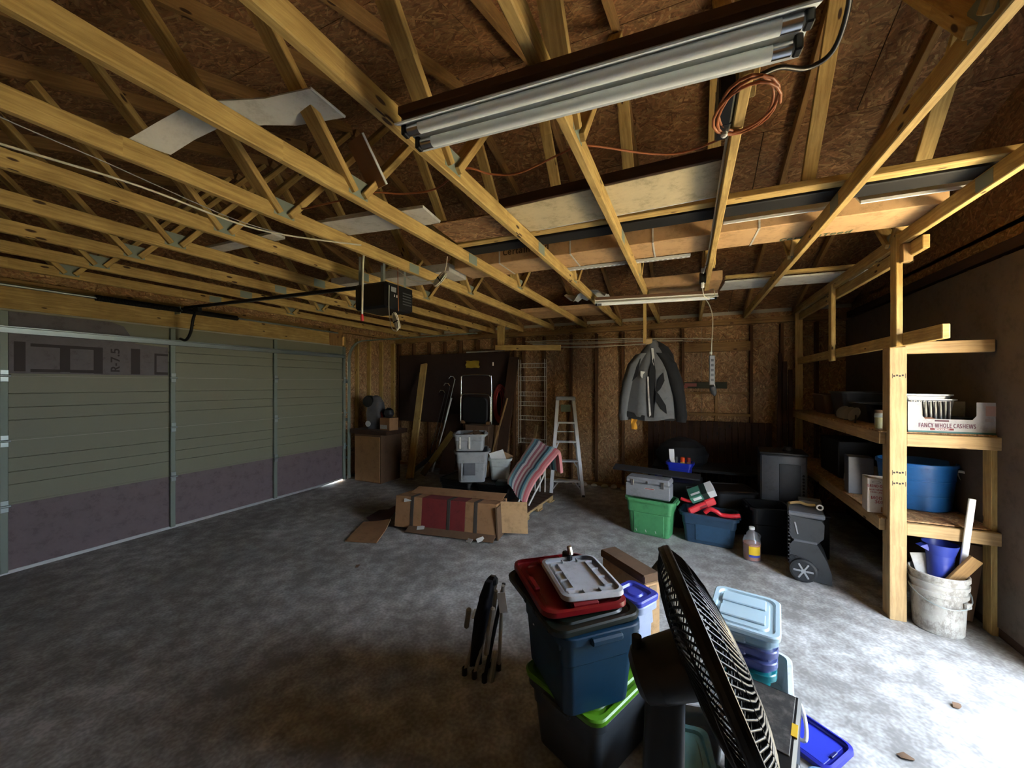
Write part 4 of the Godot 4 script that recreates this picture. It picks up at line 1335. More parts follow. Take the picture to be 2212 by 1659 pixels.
func cardboard():
	# long striped carton lying on its side
	var cb := thing("long_carton", "long battered carton with a red printed band lying on the floor", "box", V(-2.63, 0, 3.96), 8.0)
	var L := 1.30
	var H := 0.37
	var D := 0.40
	var kraft: Material = M.card
	var zs := [[-0.65, -0.29, kraft], [-0.29, 0.27, worn(Color(0.46, 0.14, 0.14), 0.8, 2)], [0.27, 0.65, kraft]]
	var red: Material = zs[1][2]
	for z in zs:
		var st := T()
		box(st, Vector3((z[0] + z[1]) / 2, H / 2 + 0.01, 0), Vector3(z[1] - z[0], H, D), Basis.from_euler(Vector3(-0.10, 0, 0)), 0.004)
		obj("printed_wall" if z[2] == red else "wall_panel", st, z[2], cb)
	for xx in [-0.42, 0.06, 0.40]:
		plank_at(cb, "dark_strip", Vector3(xx, H / 2 + 0.012, 0), Vector3(0.045, H + 0.006, D + 0.006), std(Color(0.24, 0.21, 0.18), 0.8), 0.003, Basis.from_euler(Vector3(-0.10, 0, 0)))
	# loose lower flap in front and torn folds
	plank_at(cb, "lower_flap", Vector3(0.10, 0.045, 0.25), Vector3(1.10, 0.006, 0.13), M.card_old, 0.001, Basis.from_euler(Vector3(0.42, 0.0, 0.0)))
	plank_at(cb, "top_flap", Vector3(0.05, H + 0.035, -0.10), Vector3(1.2, 0.006, 0.20), M.card, 0.001, Basis.from_euler(Vector3(0.15, 0.0, 0.0)))
	plank_at(cb, "end_fold", Vector3(0.665, 0.19, 0.05), Vector3(0.02, 0.36, 0.34), M.card_old, 0.002, Basis.from_euler(Vector3(0, 0.0, 0.05)))
	plank_at(cb, "end_flap", Vector3(0.82, 0.23, 0.06), Vector3(0.31, 0.36, 0.006), M.card_light, 0.001, Basis.from_euler(Vector3(0, 0.10, 0.03)))
	# torn white paper labels
	for r in [[-0.28, 0.06, 0.235, 0.3], [0.38, 0.02, 0.33, -0.4], [0.50, 0.035, 0.30, 0.9], [-0.48, 0.36, 0.19, 0.5]]:
		plank_at(cb, "torn_paper", Vector3(r[0], r[1], r[2]), Vector3(0.09, 0.003, 0.05), M.white_dull, 0.0, Basis.from_euler(Vector3(0.6, r[3], 0.15)))
	# flap lying at the left end
	var st := T()
	var g := [[V(-3.47, 0.012, 3.12), V(-3.60, 0.012, 3.38), V(-3.72, 0.02, 3.63)], [V(-3.28, 0.012, 3.17), V(-3.42, 0.02, 3.42), V(-3.52, 0.05, 3.66)], [V(-3.10, 0.02, 3.21), V(-3.20, 0.05, 3.45), V(-3.32, 0.10, 3.68)]]
	sheet(st, g, 0.008)
	loose("cardboard_flap", "torn tan cardboard flap on the floor left of the long carton", "cardboard", Vector3.ZERO, st, M.card)
	st = T()
	sheet(st, [[V(-3.78, 0.10, 3.74), V(-3.62, 0.08, 3.66), V(-3.36, 0.16, 3.70)], [V(-3.76, 0.14, 3.95), V(-3.58, 0.18, 3.92), V(-3.36, 0.30, 3.95)]], 0.008)
	loose("dark_red_flap", "dark red carton flap sagging behind the tan flap", "cardboard", V(0, -0.07, 0), st, std(Color(0.24, 0.12, 0.11), 0.9))

# ---------- back right: jacket, tool pile ----------
func jacket():
	var t := thing("work_jacket", "grey and black hooded work jacket hung from the wooden bracket", "jacket", V(-0.43, 1.30, 5.10))
	var grey := worn(Color(0.36, 0.365, 0.365), 0.9, 2)
	var blk := std(Color(0.035, 0.036, 0.04), 0.9)
	# body: folded rings from hem to collar  (y, half width, half depth, centre x)
	var rows := [[0.02, 0.30, 0.10, -0.01], [0.12, 0.31, 0.12, -0.01], [0.30, 0.30, 0.13, 0.0], [0.48, 0.275, 0.13, 0.0], [0.64, 0.235, 0.12, 0.01], [0.77, 0.19, 0.105, 0.02], [0.87, 0.135, 0.085, 0.03], [0.95, 0.075, 0.06, 0.035], [1.0, 0.035, 0.035, 0.04]]
	var rings := []
	for r in rows:
		var ring := []
		for j in 40:
			var a := TAU * j / 40.0
			var fold: float = 1.0 + (0.10 * sin(a * 7.0 + r[0] * 1.5) + 0.05 * sin(a * 11.0)) * clampf(1.1 - r[0], 0.2, 1.0)
			ring.append(Vector3(r[3] + cos(a) * r[1] * (0.9 + 0.1 * fold), r[0] + 0.02 * sin(a * 3.0) * (1.0 if r[0] < 0.2 else 0.0), sin(a) * r[2] * fold))
		rings.append(ring)
	var st := T()
	bands(st, rings, true, true)
	obj("body", st, grey, t)
	# sleeves
	for s in [[-1.0, grey], [1.0, blk]]:
		st = T()
		var rr := []
		var sx: float = s[0]
		var cl := [[0.10, 0.84, 0.09], [0.19, 0.72, 0.095], [0.26, 0.52, 0.085], [0.31, 0.30, 0.075], [0.335, 0.08, 0.065], [0.335, 0.0, 0.055]]
		for c in cl:
			var ring := []
			for j in 18:
				var a := TAU * j / 18.0
				var q: float = c[2] * (1.0 + 0.09 * sin(a * 5.0 + c[1] * 14.0))
				ring.append(Vector3(0.02 + sx * c[0] + cos(a) * q, c[1] + 0.25 * sx * cos(a) * q * -0.4, 0.02 + sin(a) * q * 0.9))
			rr.append(ring)
		rr.reverse()
		bands(st, rr, true, true)
		obj("sleeve", st, s[1], t)
	# black yoke, hem and patches shaped over the front
	var front := func(x: float, y: float) -> Vector3:
		var w := 0.30
		var dz := 0.12
		for k in rows.size() - 1:
			if y >= rows[k][0] and y <= rows[k + 1][0]:
				var f: float = (y - rows[k][0]) / (rows[k + 1][0] - rows[k][0])
				w = lerpf(rows[k][1], rows[k + 1][1], f)
				dz = lerpf(rows[k][2], rows[k + 1][2], f)
		var c := clampf(x / w, -0.96, 0.96)
		return Vector3(x, y, dz * sqrt(1.0 - c * c) * 1.12 + 0.006)
	var patches := [
		["side_panel", blk, [[-0.24, 0.58], [-0.16, 0.74], [-0.10, 0.78], [-0.14, 0.56], [-0.26, 0.44]]],
		["chest_patch", blk, [[0.10, 0.52], [0.16, 0.60], [0.175, 0.50], [0.13, 0.40], [0.09, 0.36]]],
		["pocket_patch", blk, [[0.07, 0.38], [0.11, 0.34], [0.19, 0.20], [0.20, 0.10], [0.13, 0.16], [0.08, 0.26]]],
		["front_placket", blk, [[0.0, 0.62], [0.05, 0.78], [0.075, 0.62], [0.07, 0.30], [0.05, 0.05], [0.0, 0.05], [0.015, 0.35]]],
		["zip_tape", M.white_dull, [[-0.022, 0.55], [-0.005, 0.55], [0.005, 0.30], [0.022, 0.08], [0.0, 0.06], [-0.012, 0.28]]],
		["lining_tape", M.white_dull, [[0.02, 0.90], [0.045, 0.90], [0.06, 0.78], [0.055, 0.68], [0.035, 0.74]]],
		["pocket_flap", M.white_dull, [[-0.10, 0.62], [-0.045, 0.61], [-0.07, 0.58], [-0.08, 0.53], [-0.10, 0.56]]],
		["hem_band", blk, [[-0.28, 0.05], [-0.20, 0.025], [-0.05, 0.01], [-0.05, 0.07], [-0.18, 0.10], [-0.27, 0.12]]],
	]
	for p in patches:
		var poly := []
		for q in p[2]:
			poly.append(Vector2(q[0], q[1]))
		var pp := PackedVector2Array(poly)
		var ix := Geometry2D.triangulate_polygon(pp)
		st = T()
		for k in range(0, ix.size(), 3):
			var a: Vector3 = front.call(pp[ix[k]].x, pp[ix[k]].y)
			var b: Vector3 = front.call(pp[ix[k + 1]].x, pp[ix[k + 1]].y)
			var c: Vector3 = front.call(pp[ix[k + 2]].x, pp[ix[k + 2]].y)
			tri(st, a, b, c, Vector3(0, 0, 1))
		for k in pp.size():
			var a: Vector3 = front.call(pp[k].x, pp[k].y)
			var b: Vector3 = front.call(pp[(k + 1) % pp.size()].x, pp[(k + 1) % pp.size()].y)
			var off := Vector3(0, 0, -0.02)
			quad(st, a, b, b + off, a + off, (b - a).cross(Vector3(0, 0, 1)).normalized())
		obj(p[0], st, p[1], t)
	# hood slumped at the back right
	st = T()
	var hr := []
	for c in [[0.20, 0.60, 0.03], [0.21, 0.70, 0.085], [0.17, 0.82, 0.11], [0.12, 0.92, 0.10], [0.06, 0.99, 0.055], [0.04, 1.01, 0.02]]:
		var ring := []
		for j in 16:
			var a := TAU * j / 16.0
			ring.append(Vector3(c[0] + cos(a) * c[2] * 0.9, c[1], -0.05 + sin(a) * c[2] * (1.0 + 0.1 * sin(a * 4.0))))
		hr.append(ring)
	bands(st, hr, true, true)
	obj("hood", st, blk, t)

func back_right():
	jacket()
	var g := []
	for i in 7:
		var row := []
		for j in 4:
			row.append(Vector3(-0.03 + j * 0.022 + 0.006 * sin(i * 1.4), 0.0 - i * 0.03, 0.012 * sin(j * 2.0 + i)))
		g.append(row)
	var st := T()
	sheet(st, g, 0.01)
	loose("yellow_cloth", "bright yellow cloth hanging below the jacket hem", "cloth", V(-0.62, 1.37, 5.04), st, std(Color(0.75, 0.52, 0.13), 0.9))
	# painted board on the wall
	var pb := thing("painted_board", "narrow weathered board with pink and green paint on the wall", "board", V(0.24, 1.69, 6.655))
	plank_at(pb, "board", Vector3(0, 0.05, 0), Vector3(0.6, 0.10, 0.018), worn(Color(0.25, 0.25, 0.19), 0.9, 2), 0.002)
	plank_at(pb, "pink_paint", Vector3(-0.20, 0.055, 0.0095), Vector3(0.17, 0.05, 0.003), std(Color(0.58, 0.36, 0.33), 0.9), 0.001)
	plank_at(pb, "pink_paint", Vector3(-0.27, 0.03, 0.0095), Vector3(0.05, 0.05, 0.003), std(Color(0.58, 0.36, 0.33), 0.9), 0.001)
	# ribbed dark panel below the closed window
	var rp := thing("ribbed_panel", "dark brown ribbed panel standing against the back wall", "panel", V(0.25, 0.0, 6.62))
	for q in 20:
		plank_at(rp, "slat", Vector3(-0.80 + q * 0.085, 0.60, 0.004 * (q % 2)), Vector3(0.078, 1.18, 0.018), M.pine_dark, 0.003)
	# boards standing in the corner
	for q in 3:
		timber("corner_board", ["dark board leaning in the corner, left of three", "dark board leaning in the corner, middle of three", "dark board leaning in the corner, right of three"][q], "lumber", V(1.12 + q * 0.07, 0.03, 6.28), V(1.20 + q * 0.06, 2.20 - q * 0.12, 6.60), 0.05, 0.025, V(0, 0.2, -1), M.pine_dark, "boards in the shelf corner")
	# low dark bench against the back wall
	var be := thing("low_bench", "low black bench in shadow below the ribbed panel", "bench", V(0.30, 0, 6.0))
	plank_at(be, "top", Vector3(0, 0.60, 0), Vector3(1.5, 0.04, 0.6), M.black_matte, 0.005)
	for sx in [-0.7, 0.7]:
		for sz in [-0.25, 0.25]:
			plank_at(be, "leg", Vector3(sx, 0.29, sz), Vector3(0.05, 0.58, 0.05), M.black_matte, 0.003)
	st = T()
	var rr := []
	for c in [[0.0, 0.24, 0.20], [0.06, 0.31, 0.24], [0.16, 0.33, 0.24], [0.26, 0.28, 0.2], [0.34, 0.18, 0.13], [0.38, 0.06, 0.05]]:
		var ring := []
		for j in 28:
			var a := TAU * j / 28.0
			var f: float = 1.0 + 0.07 * sin(a * 6.0 + c[0] * 12.0)
			ring.append(Vector3(cos(a) * c[1] * f, c[0], sin(a) * c[2] * f))
		rr.append(ring)
	bands(st, rr, true, true)
	loose("black_bag", "slumped black fabric bag on the low bench", "bag", V(-0.08, 0.622, 5.98), st, std(Color(0.03, 0.033, 0.045), 0.8))
	# green tote with grey toolbox on top
	var gt := thing("green_tote", "green plastic tote under the grey toolbox", "storage bin", V(-0.39, 0, 4.84), -10.0)
	var gm := worn(Color(0.30, 0.58, 0.37), 0.42, 2)
	tote_parts(gt, 0.52, 0.30, 0.42, gm, 0.16)
	plank_at(gt, "front_panel", Vector3(0, 0.14, 0.1385), Vector3(0.34, 0.24, 0.014), gm, 0.005, Basis.from_euler(Vector3(0.06, 0, 0)))
	for q in 3:
		plank_at(gt, "scuff", Vector3(-0.14 + q * 0.11, 0.05 + 0.004 * q, 0.1445), Vector3(0.006, 0.03, 0.003), M.white_dull, 0.0, Basis.from_euler(Vector3(0.06, 0, 0.3)))
	var tb := thing("grey_toolbox", "grey plastic toolbox with chrome latches on the green tote", "toolbox", V(-0.42, 0.421, 4.86), -8.0)
	var gg := worn(Color(0.52, 0.53, 0.55), 0.45, 3)
	plank_at(tb, "body", Vector3(0, 0.08, 0), Vector3(0.50, 0.16, 0.22), gg, 0.008)
	plank_at(tb, "lid", Vector3(0, 0.195, 0), Vector3(0.505, 0.07, 0.225), gg, 0.02)
	for q in 6:
		plank_at(tb, "rib", Vector3(0, 0.02 + q * 0.022, 0.1105), Vector3(0.49, 0.006, 0.006), gg, 0.001)
	for sx in [-0.17, 0.17]:
		plank_at(tb, "latch", Vector3(sx, 0.17, 0.114), Vector3(0.035, 0.075, 0.012), M.chrome, 0.003)
	plank_at(tb, "centre_hasp", Vector3(0.0, 0.185, 0.116), Vector3(0.02, 0.03, 0.012), M.chrome, 0.003)
	plank_at(tb, "name_plate", Vector3(0.03, 0.115, 0.115), Vector3(0.11, 0.016, 0.003), M.white_dull, 0.0)
	plank_at(tb, "name_print", Vector3(0.03, 0.115, 0.117), Vector3(0.10, 0.009, 0.002), M.ink_red, 0.0)
	# black carton behind with a long dark board on it
	var bc := thing("black_case", "black case with a pale label behind the toolbox", "case", V(-0.15, 0, 5.35), -4.0)
	plank_at(bc, "case", Vector3(0, 0.28, 0), Vector3(0.62, 0.555, 0.46), M.black_matte, 0.012)
	plank_at(bc, "label", Vector3(0.22, 0.49, 0.232), Vector3(0.15, 0.07, 0.003), M.grey_mid, 0.0)
	plank_at(bc, "label_print", Vector3(0.22, 0.51, 0.2345), Vector3(0.12, 0.012, 0.002), M.ink_dark, 0.0)
	st = T()
	box(st, Vector3(0, 0, 0), Vector3(1.0, 0.018, 0.14), Basis.from_euler(Vector3(0.25, 0, -0.025)), 0.003)
	loose("dark_shelf_board", "long dark shelf board laid across toolbox and black case", "board", V(-0.365, 0.69, 5.0), st, M.grey_dark, -6.0)
	var bb := thing("blue_bin", "small bright blue bin of spray cans on the black case", "bin", V(-0.09, 0.566, 5.38), -8.0)
	tote_parts(bb, 0.28, 0.20, 0.20, std(Color(0.08, 0.16, 0.62), 0.4), 0.14, 0.0, false, 0.03)
	var cans := [[0.03, 0.0, "orange-capped spray can standing in the blue bin", Color(0.75, 0.66, 0.34), Color(0.90, 0.30, 0.08), 0.032], [0.10, -0.01, "cream spray can with red cap, rightmost in the blue bin", Color(0.72, 0.66, 0.52), Color(0.45, 0.12, 0.08), 0.028], [-0.05, -0.03, "dark grey spray can in the middle of the blue bin", Color(0.10, 0.11, 0.12), Color(0.16, 0.18, 0.18), 0.03], [-0.10, 0.0, "pale grey bottle at the left of the blue bin", Color(0.42, 0.42, 0.42), Color(0.30, 0.31, 0.33), 0.028]]
	for c in cans:
		var cn := thing("spray_can", c[2], "spray can", V(-0.09 + c[0], 0.58, 5.38 - c[1]), 0.0, "cans in the blue bin")
		st = T()
		lathe(st, [[c[5] * 0.9, 0.0], [c[5], 0.005], [c[5], 0.17], [c[5] * 0.85, 0.185]], 16, Transform3D(), true, true)
		obj("can", st, std(c[3], 0.4), cn)
		st = T()
		lathe(st, [[c[5] * 0.88, 0.186], [c[5] * 0.88, 0.235], [c[5] * 0.7, 0.245]], 16, Transform3D(), true, true)
		obj("cap", st, std(c[4], 0.4), cn)
	g = [[Vector3(-0.03, 0.12, 0), Vector3(0.03, 0.125, 0.01)], [Vector3(-0.025, 0.06, 0.015), Vector3(0.035, 0.06, 0.01)], [Vector3(-0.02, 0.0, 0.02), Vector3(0.035, 0.0, 0.03)], [Vector3(0.0, -0.05, 0.01), Vector3(0.045, -0.04, 0.03)]]
	st = T()
	sheet(st, g, 0.003)
	loose("paper_receipt", "curled white receipt sticking out of the blue bin", "paper", V(-0.19, 0.81, 5.30), st, M.white)
	st = T()
	prism(st, [Vector2(-0.05, 0), Vector2(0.05, 0), Vector2(0.05, 0.02), Vector2(-0.02, 0.02), Vector2(-0.015, 0.06), Vector2(0.0, 0.075), Vector2(-0.05, 0.08)], -0.03, 0.03)
	loose("blue_clamp", "small blue clamp left of the blue bin", "clamp", V(-0.335, 0.567, 5.28), st, std(Color(0.09, 0.17, 0.60), 0.4))
	plank_tray()
	# dark blue tote of red tools
	var db := thing("navy_tote", "open dark blue tote heaped with red tools", "storage bin", V(0.22, 0, 4.86), -6.0)
	tote_parts(db, 0.54, 0.36, 0.33, worn(Color(0.15, 0.25, 0.34), 0.42, 2), 0.13)
	plank_at(db, "front_panel", Vector3(0.04, 0.13, 0.167), Vector3(0.34, 0.18, 0.012), worn(Color(0.17, 0.29, 0.39), 0.42, 2), 0.004, Basis.from_euler(Vector3(0.06, 0, 0)))
	st = T()
	lathe(st, [[0.0, 0.0], [0.19, 0.0], [0.19, 0.03], [0.08, 0.06], [0.0, 0.065]], 14, Transform3D(Basis().scaled(Vector3(1.25, 1, 0.8)), Vector3.ZERO))
	loose("tool_heap", "heap of black tools filling the dark blue tote", "tools", V(0.22, 0.255, 4.86), st, M.black_matte)
	var red := std(Color(0.80, 0.15, 0.20), 0.42)
	var drl := thing("red_tool", "red plastic tool handle lying diagonally on the dark blue tote", "tool", V(0.10, 0.335, 4.78), 22.0)
	plank_at(drl, "grip", Vector3(0.02, 0.05, 0), Vector3(0.26, 0.07, 0.05), red, 0.012, Basis.from_euler(Vector3(0, 0, 0.42)))
	plank_at(drl, "head", Vector3(0.13, 0.105, 0), Vector3(0.12, 0.09, 0.06), red, 0.012, Basis.from_euler(Vector3(0, 0, 0.42)))
	plank_at(drl, "groove", Vector3(0.06, 0.068, 0.026), Vector3(0.10, 0.015, 0.006), M.ink_red, 0.002, Basis.from_euler(Vector3(0, 0, 0.42)))
	st = T()
	tube(st, spline([Vector3(0.0, 0.03, 0), Vector3(0.05, 0.075, 0.01), Vector3(0.11, 0.06, 0.02), Vector3(0.16, 0.03, 0.02), Vector3(0.25, 0.035, 0.03), Vector3(0.33, 0.045, 0.02)], 5), 0.024, 8)
	loose("red_boot", "bent red tool lying over the right rim of the dark blue tote", "tool", V(0.17, 0.32, 4.72), st, red)
	st = T()
	tube(st, spline([Vector3(-0.14, 0.06, 0), Vector3(-0.08, 0.05, 0.02), Vector3(-0.02, 0.05, 0.0), Vector3(0.04, 0.08, 0.02), Vector3(0.10, 0.11, 0.0), Vector3(0.13, 0.13, -0.02), Vector3(0.16, 0.11, -0.02), Vector3(0.19, 0.07, 0.0)], 5), 0.02, 8)
	loose("red_strap", "crumpled red strap under the tilted green box", "strap", V(0.07, 0.375, 4.86), st, red)
	var gb := thing("green_white_box", "green and white product box tilted on top of the red tools", "box", V(0.14, 0.50, 4.86), 0.0)
	var bt := Basis.from_euler(Vector3(0.5, 0.25, 0.55))
	plank_at(gb, "carton", Vector3(0, 0.03, 0), Vector3(0.27, 0.09, 0.15), std(Color(0.26, 0.48, 0.40), 0.6), 0.003, bt)
	plank_at(gb, "white_end", Vector3(0, 0.03, 0) + bt * Vector3(0.10, 0.0, 0), Vector3(0.075, 0.093, 0.153), M.white, 0.002, bt)
	plank_at(gb, "dark_band", Vector3(0, 0.03, 0) + bt * Vector3(0.03, 0.0, 0.0), Vector3(0.06, 0.0925, 0.1525), std(Color(0.08, 0.16, 0.14), 0.6), 0.001, bt)
	plank_at(gb, "white_panel", Vector3(0, 0.03, 0) + bt * Vector3(-0.06, 0.01, 0.0765), Vector3(0.09, 0.04, 0.003), M.white, 0.001, bt)
	plank_at(gb, "white_stripe", Vector3(0, 0.03, 0) + bt * Vector3(-0.06, 0.0455, 0.03), Vector3(0.10, 0.003, 0.03), M.white, 0.001, bt)
	# charcoal tote, tall grey locker, black bins
	var ct := thing("charcoal_tote", "charcoal tote with black lid behind the dark blue tote", "storage bin", V(0.47, 0, 5.36), 14.0)
	tote_parts(ct, 0.42, 0.40, 0.48, M.grey_dark, 0.10)
	lid_parts(ct, 0.48, 0.46, M.black, 0.475)
	var lk := thing("grey_locker", "tall grey plastic locker with dark recessed panel and black top", "locker", V(1.0, 0, 5.45), -4.0)
	plank_at(lk, "body", Vector3(0, 0.475, 0), Vector3(0.44, 0.95, 0.40), M.grey_mid, 0.015)
	plank_at(lk, "recess_panel", Vector3(0.06, 0.56, 0.201), Vector3(0.20, 0.58, 0.006), M.grey_dark, 0.002)
	plank_at(lk, "latch", Vector3(0.06, 0.30, 0.208), Vector3(0.07, 0.012, 0.01), M.chrome, 0.003)
	plank_at(lk, "top_cover", Vector3(0.0, 0.965, 0), Vector3(0.46, 0.03, 0.42), M.black, 0.008)
	var ch := T()
	for q in 12:
		box(ch, Vector3(0.185, 0.35 + q * 0.035, 0.21), Vector3(0.02, 0.022, 0.012), Basis.from_euler(Vector3(0, 0, 0.6 * (1 if q % 2 == 0 else -1))), 0.003)
	obj("chain", ch, M.black_metal, lk)
	st = T()
	lathe(st, [[0.0, 0.0], [0.05, 0.0], [0.055, 0.02], [0.04, 0.05], [0.0, 0.055]], 14)
	loose("black_dome", "small black dome on top of the grey locker", "object", V(1.05, 0.981, 5.38), st, M.black)
	var b2 := thing("black_bin", "black rectangular bin behind the amber jug", "storage bin", V(0.77, 0, 4.86), 8.0)
	tote_parts(b2, 0.36, 0.34, 0.48, std(Color(0.045, 0.05, 0.062), 0.4), 0.08)
	var cr := thing("dark_crate", "dark crate beside the shelf posts under a small carton", "crate", V(1.16, 0, 4.98), 0.0)
	plank_at(cr, "crate", Vector3(0, 0.21, 0), Vector3(0.26, 0.42, 0.34), M.black_matte, 0.01)
	plank_at(cr, "lid", Vector3(0, 0.43, 0), Vector3(0.28, 0.02, 0.36), M.black, 0.004)
	st = T()
	box(st, Vector3(0, 0.055, 0), Vector3(0.19, 0.11, 0.14), Basis(), 0.004)
	loose("small_carton", "small grey carton on the dark crate by the shelf", "box", V(1.16, 0.441, 4.96), st, worn(Color(0.36, 0.34, 0.31), 0.8, 2), -8.0)
	jug()
	wheeled_box()

func plank_tray():
	var tr := thing("tape_measure_tray", "small black tray of tools on the dark case", "tray", V(-0.26, 0.566, 5.20), -6.0)
	plank_at(tr, "tray", Vector3(0, 0.01, 0), Vector3(0.16, 0.02, 0.06), M.grey_mid, 0.004)
	plank_at(tr, "tool", Vector3(0.02, 0.035, 0), Vector3(0.10, 0.03, 0.04), M.black, 0.006, Basis.from_euler(Vector3(0, 0, -0.1)))

func jug():
	var t := thing("plastic_jug", "clear jug of amber liquid with yellow label on the floor", "jug", V(0.585, 0, 4.52))
	var pl := std(Color(0.78, 0.80, 0.82, 0.20), 0.12)
	pl.transparency = BaseMaterial3D.TRANSPARENCY_ALPHA
	var st := T()
	lathe(st, [[0.06, 0.0], [0.076, 0.008], [0.079, 0.04], [0.079, 0.185], [0.07, 0.215], [0.035, 0.275], [0.022, 0.29], [0.022, 0.305]], 28, Transform3D(), true, false)
	obj("bottle", st, pl, t)
	st = T()
	lathe(st, [[0.056, 0.003], [0.073, 0.010], [0.0755, 0.04], [0.0755, 0.165], [0.0, 0.1655]], 28, Transform3D(), true, false)
	obj("liquid", st, std(Color(0.66, 0.36, 0.22), 0.25), t)
	st = T()
	lathe(st, [[0.0, 0.30], [0.026, 0.30], [0.026, 0.322], [0.022, 0.326], [0.0, 0.326]], 18)
	obj("cap", st, M.white, t)
	st = T()
	var rings := [[], [], [], []]
	for j in 13:
		var a := deg_to_rad(38.0 + j * 6.5)
		for k in 4:
			rings[k].append(Vector3(cos(a) * 0.0802, [0.045, 0.068, 0.15, 0.156][k], sin(a) * 0.0802))
	bands(st, [rings[1], rings[2]], false, false, false)
	obj("label", st, M.yellow, t)
	st = T()
	bands(st, [rings[0], rings[1]], false, false, false)
	obj("label_foot", st, std(Color(0.20, 0.24, 0.55), 0.6), t)
	st = T()
	tube(st, spline([Vector3(0.065, 0.20, -0.02), Vector3(0.075, 0.235, -0.03), Vector3(0.05, 0.26, -0.02), Vector3(0.03, 0.265, -0.01)], 4), 0.009, 7)
	obj("handle", st, pl, t)

func wheeled_box():
	var t := thing("wheeled_tool_chest", "dark grey wheeled tool chest with spoked wheels by the shelves", "tool chest", V(0.87, 0, 4.40), -10.0)
	var m := worn(Color(0.20, 0.21, 0.22), 0.5, 2)
	var st := T()
	prism(st, [Vector2(0.0, 0.10), Vector2(0.03, 0.02), Vector2(0.30, 0.01), Vector2(0.30, 0.10), Vector2(0.27, 0.20), Vector2(0.22, 0.30), Vector2(0.20, 0.335), Vector2(0.03, 0.345), Vector2(0.0, 0.30)], -0.17, 0.17)
	obj("lower_shell", st, m, t)
	st = T()
	prism(st, [Vector2(0.02, 0.36), Vector2(0.20, 0.345), Vector2(0.245, 0.40), Vector2(0.25, 0.52), Vector2(0.23, 0.555), Vector2(0.0, 0.565), Vector2(0.0, 0.40)], -0.165, 0.165)
	obj("upper_shell", st, m, t)
	plank_at(t, "waist_band", Vector3(0.115, 0.35, 0), Vector3(0.17, 0.022, 0.345), M.grey_mid, 0.004)
	plank_at(t, "lid", Vector3(0.12, 0.585, 0), Vector3(0.27, 0.045, 0.345), M.grey_mid, 0.012)
	for q in 13:
		plank_at(t, "tread_rib", Vector3(-0.002, 0.14 + q * 0.034, 0.0), Vector3(0.02, 0.014, 0.346), M.grey_dark, 0.003)
	for q in 7:
		plank_at(t, "fender_rib", Vector3(0.02 + q * 0.03, 0.205 - 0.0022 * q * q, 0.172), Vector3(0.02, 0.02, 0.012), M.grey_dark, 0.002)
	plank_at(t, "front_stripe", Vector3(0.05, 0.46, 0.168), Vector3(0.012, 0.11, 0.006), M.grey_light, 0.002, Basis.from_euler(Vector3(0, 0, 0.2)))
	for z in [-0.19, 0.19]:
		st = T()
		lathe(st, [[0.0, -0.018], [0.05, -0.02], [0.085, -0.022], [0.10, -0.018], [0.10, 0.018], [0.085, 0.022], [0.05, 0.02], [0.0, 0.018]], 28, Transform3D(Basis.from_euler(Vector3(PI / 2, 0, 0)), Vector3(0.10, 0.10, z)))
		var w := obj("wheel", st, M.grey_dark, t)
		st = T()
		lathe(st, [[0.0, 0.026], [0.018, 0.026], [0.02, 0.0]], 14, Transform3D(Basis.from_euler(Vector3(PI / 2, 0, 0)), Vector3(0.10, 0.10, z)))
		obj("hub", st, M.grey_light, w)
		for k in 6:
			var a := TAU * k / 6.0
			plank_at(w, "spoke", Vector3(0.10 + cos(a) * 0.045, 0.10 + sin(a) * 0.045, z + signf(z) * 0.022), Vector3(0.055, 0.016, 0.008), M.grey_light, 0.003, Basis.from_euler(Vector3(0, 0, a)))
	st = T()
	tube(st, spline([Vector3(-0.02, 0.0, 0.02), Vector3(0.06, 0.012, 0.0), Vector3(0.12, 0.0, 0.02), Vector3(0.18, 0.0, 0.0)], 4), 0.014, 8)
	loose("tan_hose", "short tan hose lying on the wheeled tool chest", "hose", V(0.90, 0.624, 4.46), st, std(Color(0.66, 0.55, 0.36), 0.6))
	st = T()
	var lp := []
	for i in 17:
		var a := TAU * i / 16.0
		lp.append(Vector3(cos(a) * 0.022, 0.022 + sin(a) * 0.022, 0))
	tube(st, lp, 0.007, 7, false)
	loose("white_ring", "small white ring standing on the wheeled tool chest", "ring", V(1.09, 0.614, 4.34), st, M.white)

